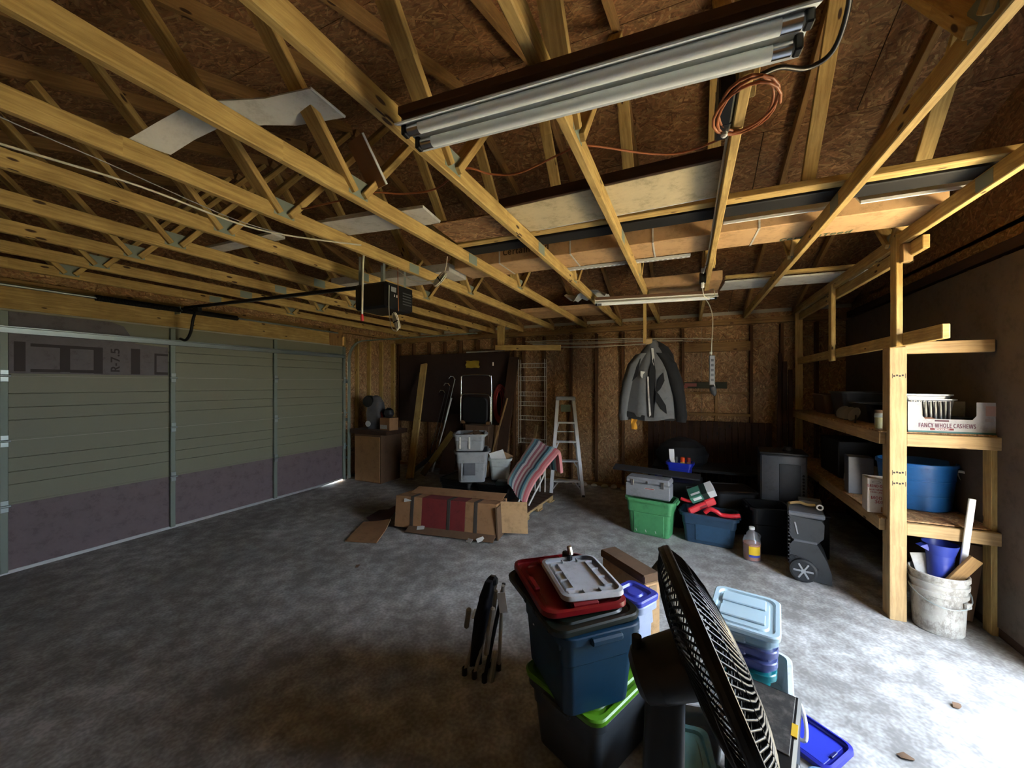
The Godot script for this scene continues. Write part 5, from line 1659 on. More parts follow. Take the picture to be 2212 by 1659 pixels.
# ---------- storage shelves on the right ----------
func shelving():
	var s := thing("storage_shelf", "home-built two-by-four storage shelf along the right wall", "shelf", V(1.376, 0, 3.83))
	var o := V(1.376, 0, 3.83)
	var nw: Material = M.pine_new
	var A := func(called: String, x0: float, x1: float, y0: float, y1: float, f0: float, f1: float, m: Material, mark := ""):
		var st := T()
		box(st, V((x0 + x1) / 2, (y0 + y1) / 2, (f0 + f1) / 2) - o, Vector3(x1 - x0, y1 - y0, f1 - f0), Basis(), 0.004)
		return obj(called, st, m, s, mark)
	var post = A.call("post", 1.372, 1.470, 0.0, 2.035, 3.79, 3.828, nw)
	A.call("post", 1.376, 1.414, 0.0, 2.035, 3.829, 3.918, nw)
	A.call("post", 1.376, 1.465, 0.0, 2.76, 6.58, 6.618, M.pine)
	A.call("post", 1.93, 1.968, 0.0, 1.40, 3.84, 3.93, M.pine)
	A.call("hanger", 1.360, 1.398, 2.03, 2.84, 3.66, 3.75, M.pine)
	A.call("hanger", 1.360, 1.398, 2.0, 2.80, 5.03, 5.12, M.pine)
	A.call("top_rail", 1.415, 1.453, 2.66, 2.752, 3.45, 6.70, M.pine)
	A.call("side_beam", 1.399, 1.437, 2.036, 2.125, 3.20, 6.57, M.pine)
	A.call("end_beam", 1.475, 1.95, 1.985, 2.072, 3.835, 3.873, nw)
	for y in [[1.30, 1.39], [0.64, 0.73]]:
		A.call("front_beam", 1.337, 1.3745, y[0], y[1], 3.86, 6.57, nw)
		A.call("end_beam", 1.471, 2.01, y[0], y[1], 3.80, 3.838, nw)
		A.call("back_beam", 1.97, 2.008, y[0], y[1], 3.95, 6.6, M.pine)
		A.call("shelf_board", 1.337, 2.01, y[1] + 0.001, y[1] + 0.012, 3.84, 6.57, M.osb)
	A.call("nailing_block", 1.376, 1.43, 2.62, 2.75, 3.60, 3.655, nw)
	# stamps on the front post
	for y in [1.82, 1.10, 1.02]:
		for q in 4:
			var st := T()
			box(st, V(1.398 + q * 0.016, y + 0.004 * (q % 2), 3.7893) - o, Vector3(0.011, 0.012, 0.0012))
			obj("stamp_print", st, M.ink_dark, post)
		for xx in [1.388, 1.462]:
			var st := T()
			box(st, V(xx, y, 3.7893) - o, Vector3(0.003, 0.035, 0.0012))
			obj("stamp_print", st, M.ink_dark, post)
	cashews()
	# things on the upper shelf
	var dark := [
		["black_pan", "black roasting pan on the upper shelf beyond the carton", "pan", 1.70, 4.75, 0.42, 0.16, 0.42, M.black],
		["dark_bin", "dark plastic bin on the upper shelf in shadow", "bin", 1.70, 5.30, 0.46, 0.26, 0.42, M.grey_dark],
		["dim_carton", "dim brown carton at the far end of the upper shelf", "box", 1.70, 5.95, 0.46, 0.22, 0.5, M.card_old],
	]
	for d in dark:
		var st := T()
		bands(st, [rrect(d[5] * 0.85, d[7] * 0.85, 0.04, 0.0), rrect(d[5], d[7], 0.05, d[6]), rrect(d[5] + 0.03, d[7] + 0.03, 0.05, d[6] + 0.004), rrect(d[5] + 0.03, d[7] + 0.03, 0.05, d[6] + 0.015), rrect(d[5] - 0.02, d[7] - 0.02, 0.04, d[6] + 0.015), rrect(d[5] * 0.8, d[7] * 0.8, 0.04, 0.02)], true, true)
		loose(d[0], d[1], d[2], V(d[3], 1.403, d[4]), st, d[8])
	for q in 3:
		var st := T()
		lathe(st, [[0.0, 0.0], [0.06, 0.0], [0.07, 0.012], [0.066, 0.02], [0.0, 0.024]], 18, Transform3D(Basis.from_euler(Vector3(0.5, 0.2 * q, 1.1)), Vector3(0, 0.065, 0)))
		loose("pot_lid", ["shiny pot lid propped nearest the roasting pan", "shiny pot lid, middle of the three on the upper shelf", "shiny pot lid farthest along the upper shelf"][q], "lid", V(1.43, 1.405, 4.62 + q * 0.14), st, M.foil, 0.0, "pot lids on the upper shelf")
	# jar
	var jr := thing("glass_jar", "jar of yellow contents on the upper shelf beside the carton", "jar", V(1.40, 1.403, 4.02))
	var gl := std(Color(0.8, 0.84, 0.82, 0.25), 0.05)
	gl.transparency = BaseMaterial3D.TRANSPARENCY_ALPHA
	var st := T()
	lathe(st, [[0.03, 0.0], [0.036, 0.006], [0.037, 0.11], [0.03, 0.13]], 18, Transform3D(), true, true)
	obj("glass", st, gl, jr)
	st = T()
	lathe(st, [[0.028, 0.004], [0.033, 0.008], [0.034, 0.09], [0.0, 0.092]], 18, Transform3D(), true, false)
	obj("contents", st, std(Color(0.62, 0.56, 0.22), 0.6), jr)
	st = T()
	lathe(st, [[0.032, 0.125], [0.034, 0.128], [0.034, 0.148], [0.0, 0.15]], 18)
	obj("lid", st, M.card_old, jr)
	st = T()
	tube(st, spline([Vector3(0, 0.06, 0), Vector3(-0.02, 0.0, 0.05), Vector3(-0.03, -0.05, 0.06), Vector3(-0.015, -0.10, 0.05)], 4), 0.006, 6)
	tube(st, spline([Vector3(-0.01, 0.0, 0.03), Vector3(-0.03, -0.03, 0.0), Vector3(-0.035, -0.08, -0.02)], 4), 0.005, 6)
	loose("black_strap", "black strap hanging over the upper shelf edge", "strap", V(1.41, 1.41, 4.55), st, M.black)
	# grinder box
	var gb := thing("grinder_box", "white box with red print on the lower shelf left of the post", "box", V(1.372, 0.743, 4.0), -4.0)
	plank_at(gb, "carton", Vector3(0, 0.14, 0), Vector3(0.15, 0.27, 0.13), worn(Color(0.78, 0.74, 0.68), 0.7, 2), 0.003)
	var f := 0.0663
	lettering("GRIND-O-MAT", 0.022, Vector3(-0.005, 0.215, f), Vector3.RIGHT, Vector3.UP, M.ink_red, gb, "lettering", 0.72)
	lettering("MEAT GRINDER &", 0.013, Vector3(-0.005, 0.185, f), Vector3.RIGHT, Vector3.UP, M.ink_red, gb, "lettering", 0.8)
	lettering("FOOD CHOPPER", 0.013, Vector3(-0.005, 0.166, f), Vector3.RIGHT, Vector3.UP, M.ink_red, gb, "lettering", 0.8)
	lettering("MODEL", 0.024, Vector3(-0.005, 0.122, f), Vector3.RIGHT, Vector3.UP, M.ink_red, gb, "lettering", 0.9)
	lettering("303", 0.024, Vector3(-0.005, 0.092, f), Vector3.RIGHT, Vector3.UP, M.ink_red, gb, "lettering", 1.0)
	st = T()
	lathe(st, [[0.022, 0.0], [0.025, 0.0], [0.025, 0.001], [0.022, 0.001]], 20, Transform3D(Basis.from_euler(Vector3(PI / 2, 0, 0)).scaled(Vector3(1.0, 0.35, 1.0)), Vector3(-0.02, 0.245, f - 0.0005)))
	obj("emblem_ring", st, M.ink_dark, gb)
	plank_at(gb, "torn_patch", Vector3(0.03, 0.035, f - 0.001), Vector3(0.05, 0.04, 0.002), M.card, 0.0)
	# blue rope-handled tub
	var tu := thing("blue_tub", "large round blue tub with rope handle on the lower shelf", "tub", V(1.735, 0.743, 4.34))
	var bm := worn(Color(0.11, 0.39, 0.66), 0.45, 2)
	st = T()
	lathe(st, [[0.19, 0.0], [0.205, 0.01], [0.215, 0.12], [0.219, 0.123], [0.219, 0.13], [0.217, 0.133], [0.225, 0.24], [0.229, 0.243], [0.229, 0.25], [0.227, 0.253], [0.236, 0.35], [0.246, 0.352], [0.246, 0.375], [0.240, 0.38], [0.230, 0.378], [0.20, 0.02]], 40, Transform3D(), true, true)
	obj("tub_wall", st, bm, tu)
	st = T()
	tube(st, spline([Vector3(0.20, 0.33, 0.13), Vector3(0.235, 0.32, 0.15), Vector3(0.25, 0.25, 0.18), Vector3(0.235, 0.26, 0.10), Vector3(0.23, 0.32, 0.06)], 5), 0.011, 7)
	obj("rope_handle", st, M.white_cord, tu)
	# feed sack and silver carton
	st = T()
	var rr := []
	for c in [[0.0, 0.16, 0.12], [0.05, 0.19, 0.15], [0.12, 0.18, 0.14], [0.18, 0.13, 0.10], [0.21, 0.05, 0.05]]:
		var ring := []
		for j in 24:
			var a := TAU * j / 24.0
			var q: float = 1.0 + 0.09 * sin(a * 5.0 + c[0] * 20.0) + 0.05 * sin(a * 9.0)
			ring.append(Vector3(cos(a) * c[1] * q, c[0], sin(a) * c[2] * q))
		rr.append(ring)
	bands(st, rr, true, true)
	loose("white_sack", "crumpled pale sack on the lower shelf", "sack", V(1.62, 0.744, 4.92), st, M.white_dull, 30.0)
	st = T()
	box(st, Vector3(0, 0.17, 0), Vector3(0.18, 0.34, 0.16), Basis(), 0.004)
	loose("grey_box", "grey box standing behind the printed grinder box", "box", V(1.46, 0.743, 4.64), st, M.grey_mid, -6.0)
	st = T()
	box(st, Vector3(0, 0.2, 0), Vector3(0.44, 0.4, 0.6), Basis(), 0.01)
	loose("dark_tote_far", "dark tote deep on the lower shelf toward the corner", "storage bin", V(1.70, 0.743, 5.55), st, M.grey_dark)
	# bucket with bits
	var bk := thing("white_bucket", "dirty white five-gallon bucket under the shelf end", "bucket", V(1.64, 0, 3.80))
	var wm := std(Color(1, 1, 1), 0.55, 0.0, blotch_tex(256, 431, [[0.0, Color(0.30, 0.28, 0.26)], [0.38, Color(0.48, 0.46, 0.43)], [0.5, Color(0.62, 0.61, 0.58)], [1.0, Color(0.72, 0.71, 0.68)]], 0.012, 0.05, 0.2, [0.5, 0.3, 0.2]))
	wm.uv1_triplanar = true
	wm.uv1_scale = Vector3(2.5, 1.2, 2.5)
	st = T()
	lathe(st, [[0.125, 0.0], [0.13, 0.008], [0.142, 0.235], [0.150, 0.238], [0.152, 0.262], [0.143, 0.265], [0.144, 0.285], [0.153, 0.288], [0.155, 0.312], [0.146, 0.315], [0.147, 0.335], [0.157, 0.338], [0.157, 0.362], [0.150, 0.367], [0.143, 0.362], [0.122, 0.01]], 36, Transform3D(Basis().scaled(Vector3(1, 1.14, 1)), Vector3.ZERO), true, true)
	var bw := obj("bucket_wall", st, wm, bk)
	st = T()
	var wp := []
	for i in 13:
		var a := PI * i / 12.0
		wp.append(Vector3(cos(a) * 0.16, 0.30 - 0.085 * sin(a), sin(a) * 0.165))
	tube(st, wp, 0.004, 6)
	obj("bail_wire", st, M.galv, bk)
	plank_at(bk, "bail_lug", Vector3(0.10, 0.24, 0.118), Vector3(0.05, 0.04, 0.02), wm, 0.004, Basis.from_euler(Vector3(0, 0.7, 0)))
	var fu := thing("blue_funnel", "blue plastic jug with pouring lip standing in the bucket", "jug", V(1.665, 0.27, 3.83), 10.0)
	st = T()
	lathe(st, [[0.055, 0.0], [0.062, 0.10], [0.072, 0.105], [0.070, 0.20], [0.075, 0.26], [0.094, 0.33], [0.096, 0.338], [0.090, 0.335], [0.066, 0.22], [0.05, 0.01]], 26, Transform3D(), true, true)
	obj("shell", st, std(Color(0.16, 0.22, 0.55), 0.4), fu)
	st = T()
	prism(st, [Vector2(0, 0), Vector2(0.05, 0.03), Vector2(0, 0.05)], -0.025, 0.025, Transform3D(Basis(Vector3(-1, 0, 0), Vector3(0, 1, 0), Vector3(0, 0, -1)), Vector3(-0.082, 0.28, 0)))
	obj("spout", st, std(Color(0.16, 0.22, 0.55), 0.4), fu)
	for r in [["wood_offcut", "tan wood offcut leaning out of the bucket", 1.72, 0.36, 3.74, 0.09, 0.32, 0.02, Vector3(0.2, 0.3, -0.55), M.pine_old], ["white_scrap", "grey-white board scrap at the left of the bucket", 1.585, 0.34, 3.84, 0.10, 0.22, 0.008, Vector3(-0.2, -0.3, 0.25), M.white_dull]]:
		st = T()
		box(st, Vector3(0, 0.06, 0), Vector3(r[5], r[6], r[7]), Basis.from_euler(r[8]), 0.002)
		loose(r[0], r[1], "scrap", V(r[2], r[3], r[4]), st, r[9])
	timber("white_strip", "white plastic strip standing up out of the bucket", "strip", V(1.735, 0.12, 3.80), V(1.80, 0.96, 3.765), 0.035, 0.018, V(0, 0.2, -1), M.white)
	st = T()
	box(st, Vector3(0, 0.28, 0), Vector3(0.10, 0.56, 0.02), Basis.from_euler(Vector3(0, 0, -0.12)), 0.002)
	loose("brown_offcut", "brown board offcut leaning on the wall behind the bucket", "board", V(1.87, 0.03, 3.95), st, M.card_old)

func cashews():
	var t := thing("cashew_carton", "white display carton reading FANCY WHOLE CASHEWS on upper shelf", "box", V(1.745, 1.403, 4.02))
	var wm := worn(Color(0.66, 0.66, 0.67), 0.65, 2)
	var st := T()
	prism(st, [Vector2(-0.245, 0.0), Vector2(0.235, 0.0), Vector2(0.235, 0.225), Vector2(0.12, 0.225), Vector2(0.12, 0.13), Vector2(0.10, 0.10), Vector2(-0.15, 0.10), Vector2(-0.17, 0.13), Vector2(-0.17, 0.225), Vector2(-0.245, 0.225)], 0.160, 0.165)
	obj("front_wall", st, wm, t)
	st = T()
	prism(st, [Vector2(-0.16, 0.0), Vector2(0.16, 0.0), Vector2(0.16, 0.225), Vector2(0.10, 0.225), Vector2(0.08, 0.10), Vector2(-0.04, 0.08), Vector2(-0.06, 0.225), Vector2(-0.16, 0.225)], 0.0, 0.005, Transform3D(Basis(Vector3(0, 0, 1), Vector3(0, 1, 0), Vector3(-1, 0, 0)), Vector3(-0.24, 0, 0)))
	obj("side_wall", st, wm, t)
	plank_at(t, "bottom", Vector3(-0.005, 0.003, 0), Vector3(0.47, 0.006, 0.32), wm, 0.0)
	plank_at(t, "back_wall", Vector3(-0.005, 0.11, -0.162), Vector3(0.47, 0.22, 0.005), wm, 0.0)
	plank_at(t, "teal_edge", Vector3(-0.005, 0.006, 0.1658), Vector3(0.478, 0.012, 0.002), std(Color(0.16, 0.36, 0.36), 0.6), 0.0)
	lettering("FANCY WHOLE CASHEWS", 0.032, Vector3(-0.035, 0.053, 0.166), Vector3.RIGHT, Vector3.UP, std(Color(0.36, 0.20, 0.27), 0.7), t, "lettering", 0.6)
	plank_at(t, "red_bar", Vector3(-0.06, 0.027, 0.166), Vector3(0.125, 0.014, 0.0012), std(Color(0.42, 0.14, 0.18), 0.7), 0.0)
	lettering("WITH SEA SALT", 0.009, Vector3(-0.06, 0.027, 0.167), Vector3.RIGHT, Vector3.UP, M.white, t, "lettering", 0.9)
	plank_at(t, "handle_slot", Vector3(-0.06, 0.088, 0.166), Vector3(0.075, 0.012, 0.0012), std(Color(0.30, 0.16, 0.20), 0.7), 0.0)
	plank_at(t, "printed_nut", Vector3(0.19, 0.165, 0.166), Vector3(0.05, 0.07, 0.0012), std(Color(0.66, 0.54, 0.50), 0.7), 0.0)
	plank_at(t, "printed_nut", Vector3(0.185, 0.10, 0.166), Vector3(0.04, 0.02, 0.0012), std(Color(0.60, 0.57, 0.55), 0.7), 0.0)
	# foil pans nested in the carton
	var fp := thing("foil_pans", "nest of ribbed foil roasting pans in the cashew carton", "foil pan", V(1.62, 1.412, 4.065))
	for q in 2:
		st = T()
		var rings := []
		for c in [[0.78, 0.0, 0], [1.0, 0.22, 1], [1.10, 0.225, 2], [1.10, 0.235, 2]]:
			var ring := []
			for p in rrect(0.30 * c[0], 0.19 * c[0], 0.05, c[1], 0, 0, 6):
				ring.append(p)
			rings.append(ring)
		bands(st, rings, true, false)
		var o := obj("pan", st, M.foil, fp)
		o.position = Vector3(0.05 - 0.02 * q, 0.035 * q, 0.0)
	for q in 9:
		plank_at(fp, "rib", Vector3(-0.06 + q * 0.027, 0.14, 0.102), Vector3(0.012, 0.16, 0.012), M.foil, 0.005, Basis.from_euler(Vector3(0.16, 0, 0.06)))
	st = T()
	var lp := []
	for c in [[0.0, 0.08], [0.03, 0.11], [0.07, 0.10], [0.10, 0.04]]:
		lp.append(circle(c[1], c[0], 16, Transform3D(Basis().scaled(Vector3(1.1, 1, 0.38)), Vector3.ZERO)))
	bands(st, lp, true, true)
	loose("tan_bag", "tan paper bag lying in the cashew carton", "bag", V(1.61, 1.411, 3.912), st, std(Color(0.58, 0.40, 0.30), 0.7))
	st = T()
	box(st, Vector3(0, 0.05, 0), Vector3(0.16, 0.10, 0.2), Basis(), 0.01)
	loose("dark_packet", "dark packet at the right of the cashew carton", "packet", V(1.87, 1.411, 4.03), st, M.black_matte)

# ---------- foreground pile ----------
func foreground():
	# grey tote with lime lid at the bottom
	var t := thing("lime_lid_tote", "grey tote with lime green lid at the bottom of the stack", "storage bin", V(-0.433, 0, 1.906), 66.0)
	tote_parts(t, 0.48, 0.40, 0.33, worn(Color(0.22, 0.235, 0.25), 0.45, 2), 0.12)
	var lm := std(Color(0.34, 0.56, 0.10), 0.4)
	lid_parts(t, 0.54, 0.46, lm, 0.332)
	for q in 3:
		plank_at(t, "lid_rib", Vector3(0.0, 0.3645, -0.10 + q * 0.09), Vector3(0.42, 0.008, 0.03), lm, 0.003)
	# teal tote
	var te := thing("teal_tote", "big dark teal tote standing on the lime lid", "storage bin", V(-0.487, 0.370, 1.796), -46.0)
	tote_parts(te, 0.47, 0.36, 0.36, worn(Color(0.05, 0.20, 0.30), 0.38, 2), 0.12)
	for q in 4:
		plank_at(te, "corner_rib", Vector3(-0.18 + q * 0.12, 0.315, 0.183), Vector3(0.05, 0.05, 0.012), worn(Color(0.04, 0.17, 0.25), 0.38, 2), 0.004)
	plank_at(te, "paint_fleck", Vector3(-0.10, 0.22, 0.176), Vector3(0.014, 0.006, 0.003), M.white, 0.0, Basis.from_euler(Vector3(0.08, 0, 0.3)))
	# lids lying on top
	var gl := thing("green_tote_cover", "dark green lid lying askew on the teal tote", "lid", V(-0.53, 0.732, 1.815), -44.0, "loose lids on the teal tote")
	var dg := std(Color(0.035, 0.075, 0.045), 0.4)
	lid_parts(gl, 0.57, 0.44, dg, 0.0)
	for q in 2:
		plank_at(gl, "edge_notch", Vector3(-0.02 + q * 0.10, 0.014, 0.218), Vector3(0.02, 0.022, 0.01), M.black, 0.002)
	var rl := thing("red_tote_cover", "dark red lid lying upside down under the white lid", "lid", V(-0.556, 0.764, 1.853), -50.0, "loose lids on the teal tote")
	var rm := std(Color(0.44, 0.035, 0.065), 0.35)
	lid_parts(rl, 0.53, 0.41, rm, 0.0, true)
	for sz in [-1.0, 1.0]:
		plank_at(rl, "clip_tab", Vector3(0.0, 0.022, sz * 0.165), Vector3(0.12, 0.022, 0.03), rm, 0.006)
	for sx in [-1.0, 1.0]:
		plank_at(rl, "clip_tab", Vector3(sx * 0.215, 0.022, 0), Vector3(0.04, 0.026, 0.13), rm, 0.008)
	var wl := thing("white_tote_cover", "white ribbed lid on top of the red lid", "lid", V(-0.485, 0.798, 1.865), -54.0, "loose lids on the teal tote")
	var wm := worn(Color(0.74, 0.75, 0.77), 0.45, 2)
	lid_parts(wl, 0.385, 0.30, wm, 0.0, true, 0.04)
	var flat := T()
	box(flat, Vector3(0, 0.012, 0), Vector3(0.31, 0.012, 0.22), Basis(), 0.003)
	obj("centre_panel", flat, wm, wl)
	for z in [-0.075, 0.075]:
		plank_at(wl, "rib", Vector3(0, 0.021, z), Vector3(0.24, 0.012, 0.004), wm, 0.0)
	for x in [-0.12, -0.04, 0.04, 0.12]:
		for z in [-1.0, 1.0]:
			plank_at(wl, "rib", Vector3(x, 0.021, z * 0.095), Vector3(0.004, 0.014, 0.036), wm, 0.0)
	for x in [-0.15, 0.15]:
		for z in [-0.04, 0.04]:
			plank_at(wl, "rib", Vector3(x, 0.021, z), Vector3(0.03, 0.014, 0.004), wm, 0.0)
	var cl := thing("spring_clamp", "little black and chrome clamp behind the white lid", "clamp", V(-0.60, 0.80, 2.04), -30.0)
	plank_at(cl, "jaw", Vector3(0, 0.02, 0), Vector3(0.06, 0.04, 0.03), M.black, 0.006)
	plank_at(cl, "lever", Vector3(0.02, 0.055, 0), Vector3(0.025, 0.05, 0.025), M.chrome, 0.006, Basis.from_euler(Vector3(0, 0, 0.3)))
	# cardboard box and purple bin behind the stack
	var cb := thing("narrow_carton", "tall narrow tan carton with worn dark top right of the lids", "box", V(-0.305, 0, 2.285), -41.0)
	plank_at(cb, "carton", Vector3(0, 0.35, 0), Vector3(0.36, 0.70, 0.10), M.card_light, 0.003)
	plank_at(cb, "top_flap", Vector3(-0.01, 0.725, 0.0), Vector3(0.37, 0.045, 0.115), M.card_old, 0.008)
	plank_at(cb, "tape", Vector3(0.1815, 0.66, 0), Vector3(0.003, 0.06, 0.05), std(Color(0.55, 0.45, 0.32), 0.3), 0.0)
	plank_at(cb, "red_print", Vector3(0.10, 0.60, -0.0515), Vector3(0.05, 0.10, 0.003), M.red, 0.0)
	var fl := thing("black_flashlight", "black flashlight lying beyond the narrow carton", "flashlight", V(-0.17, 0.0, 2.50), 20.0)
	var st := T()
	var XR2 := Transform3D(Basis.from_euler(Vector3(0, 0, -1.1)), Vector3(0.0, 0.42, 0))
	lathe(st, [[0.0, -0.44], [0.02, -0.44], [0.02, 0.10], [0.032, 0.14], [0.034, 0.19], [0.03, 0.20], [0.0, 0.20]], 18, XR2)
	st = T()
	tube(st, [Vector3(0.02, 0.0, 0), Vector3(-0.02, 0.40, 0), Vector3(-0.04, 0.60, 0)], 0.02, 12)
	obj("tube", st, M.black, fl)
	st = T()
	tube(st, [Vector3(-0.04, 0.58, 0), Vector3(0.02, 0.66, 0.0), Vector3(0.06, 0.69, 0)], 0.028, 12)
	obj("head", st, M.black_metal, fl)
	var pb := thing("purple_bin", "small translucent bin with purple lid behind the teal tote", "bin", V(-0.245, 0.371, 2.03), -30.0)
	tote_parts(pb, 0.13, 0.13, 0.31, worn(Color(0.62, 0.68, 0.80), 0.3, 2), 0.1, 0.0, false, 0.02)
	lid_parts(pb, 0.18, 0.18, std(Color(0.24, 0.28, 0.70), 0.35), 0.312, false, 0.03)
	camp_chair()
	fan()
	bins_right()

func camp_chair():
	var t := thing("camp_chair", "folded camp chair with navy fabric leaning on the stack", "chair", V(-1.14, 0, 2.06), 0.0)
	var tan := worn(Color(0.62, 0.59, 0.54), 0.8, 2)
	for q in 6:
		var st := T()
		var a := Vector3(-0.09 + q * 0.034, 0.01, 0.06 * (1 if q % 2 == 0 else -1))
		var b := Vector3(0.02 + q * 0.024, 0.52 + 0.02 * (q % 3), -0.03 * (1 if q % 2 == 0 else -1) - 0.03)
		tube(st, [a, a.lerp(b, 0.5), b], 0.012, 8)
		var l := obj("leg", st, tan if q % 3 != 1 else M.black_metal, t)
		st = T()
		lathe(st, [[0.0, -0.012], [0.017, -0.01], [0.017, 0.03], [0.013, 0.035]], 10, Transform3D(Basis(), a))
		obj("foot_cap", st, M.black, l)
	var st2 := T()
	var rr := []
	for c in [[0.02, -0.045, 0.03], [0.16, -0.02, 0.042], [0.32, 0.015, 0.05], [0.46, 0.045, 0.045], [0.55, 0.065, 0.03]]:
		var ring := []
		for j in 16:
			var a := TAU * j / 16.0
			var f: float = 1.0 + 0.16 * sin(a * 4.0 + c[0] * 10.0)
			ring.append(Vector3(c[1] + cos(a) * c[2] * f * 0.8, c[0] + 0.04, 0.03 + sin(a) * c[2] * f))
		rr.append(ring)
	bands(st2, rr, true, true)
	obj("folded_fabric", st2, std(Color(0.03, 0.035, 0.085), 0.85), t)
	for c in [[-0.075, 0.34, 0.13], [0.075, 0.30, 0.30], [0.10, 0.10, 0.2]]:
		plank_at(t, "arm_rest", Vector3(c[0], c[1], 0.05), Vector3(0.03, c[2], 0.03), tan, 0.01, Basis.from_euler(Vector3(0, 0, -0.16)))
	plank_at(t, "top_knob", Vector3(0.07, 0.575, 0.0), Vector3(0.06, 0.06, 0.05), M.black, 0.015)
	plank_at(t, "white_tag", Vector3(0.145, 0.47, 0.02), Vector3(0.05, 0.12, 0.004), M.white, 0.001, Basis.from_euler(Vector3(0, 0.3, 0.15)))

func fan():
	var c := V(0.0473, 1.107, 1.0332)
	var t := thing("pedestal_fan", "black round pedestal fan tilted upward in the foreground", "fan", V(-0.06, 0, 1.02))
	var n := Vector3(0.902, 0.381, -0.203).normalized()
	var up := (Vector3.UP - n * n.y).normalized()
	var b := Basis(up.cross(n).normalized(), n, up)   # local y runs along the axle
	var X := Transform3D(b, c - t.position)
	# cage: rim rings and radial wires, front dome and back dome
	var R := 0.250
	var st := T()
	for r in [[R, -0.010, 0.005], [R, 0.010, 0.005]]:
		tube(st, circle(r[0], r[1], 48, X) + [circle(r[0], r[1], 48, X)[0]], r[2], 8, false)
	lathe(st, [[R + 0.004, -0.010], [R + 0.006, 0.0], [R + 0.004, 0.010], [R - 0.004, 0.010], [R - 0.004, -0.010], [R + 0.004, -0.010]], 56, X)
	obj("rim", st, M.black, t)
	for side in [1.0, -1.0]:
		st = T()
		var wires := 84
		for k in wires:
			var a := TAU * k / wires
			var pts := []
			for q in 6:
				var f := q / 5.0
				var rad := lerpf(R, 0.075, f)
				var h: float = side * (0.008 + (0.053 if side > 0 else 0.050) * pow(sin(f * PI * 0.5), 0.7))
				var tw: float = a + side * 0.55 * f
				pts.append(X * Vector3(cos(tw) * rad, h, sin(tw) * rad))
			tube(st, pts, 0.003, 4, false)
		for q in [0.25, 0.6]:
			var rad := lerpf(R, 0.075, q)
			var h: float = side * (0.008 + (0.053 if side > 0 else 0.050) * pow(sin(q * PI * 0.5), 0.7))
			var rg := circle(rad, h, 40, X)
			tube(st, rg + [rg[0]], 0.003, 5, false)
		obj("front_grille" if side > 0 else "rear_grille", st, M.black, t)
	st = T()
	lathe(st, [[0.078, 0.059], [0.078, 0.064], [0.06, 0.067], [0.0, 0.069]], 28, X)
	obj("badge", st, M.black_matte, t)
	# blades
	for k in 5:
		st = T()
		var g := []
		for i in 5:
			var row := []
			for j in 4:
				var rad := 0.05 + 0.040 * i
				var a := TAU * k / 5.0 + (-0.35 + 0.24 * j) * (1.0 + 0.1 * i)
				row.append(X * Vector3(cos(a) * rad, -0.015 + 0.008 * j, sin(a) * rad))
			g.append(row)
		sheet(st, g, 0.003)
		obj("blade", st, M.black_matte, t)
	# motor housing behind
	st = T()
	lathe(st, [[0.0, -0.185], [0.045, -0.183], [0.062, -0.17], [0.070, -0.13], [0.074, -0.055], [0.07, -0.05], [0.0, -0.05]], 28, X)
	obj("motor_housing", st, M.black, t)
	st = T()
	lathe(st, [[0.0, 0.03], [0.012, 0.03], [0.012, 0.0]], 10, Transform3D(Basis(), X * Vector3(0, -0.155, 0.062)))
	obj("knob", st, M.black_matte, t)
	# neck, column, base
	st = T()
	var joint := X * Vector3(0, -0.12, -0.03)
	bands(st, [moved(rrect(0.11, 0.10, 0.03, 0.0), Transform3D(Basis(), Vector3(0, 0.03, 0))), moved(rrect(0.10, 0.09, 0.03, 0.0), Transform3D(Basis(), Vector3(0, 0.60, 0))), moved(rrect(0.09, 0.08, 0.03, 0.0), Transform3D(Basis(), Vector3(joint.x, joint.y, joint.z)))], true, true)
	obj("column", st, M.black, t)
	st = T()
	lathe(st, [[0.17, 0.0], [0.18, 0.01], [0.17, 0.03], [0.08, 0.05], [0.06, 0.06]], 32, Transform3D(), true, true)
	obj("base", st, M.black, t)

func clear_mat(c: Color, a: float) -> StandardMaterial3D:
	var m := std(Color(c.r, c.g, c.b, a), 0.25)
	m.transparency = BaseMaterial3D.TRANSPARENCY_ALPHA
	return m

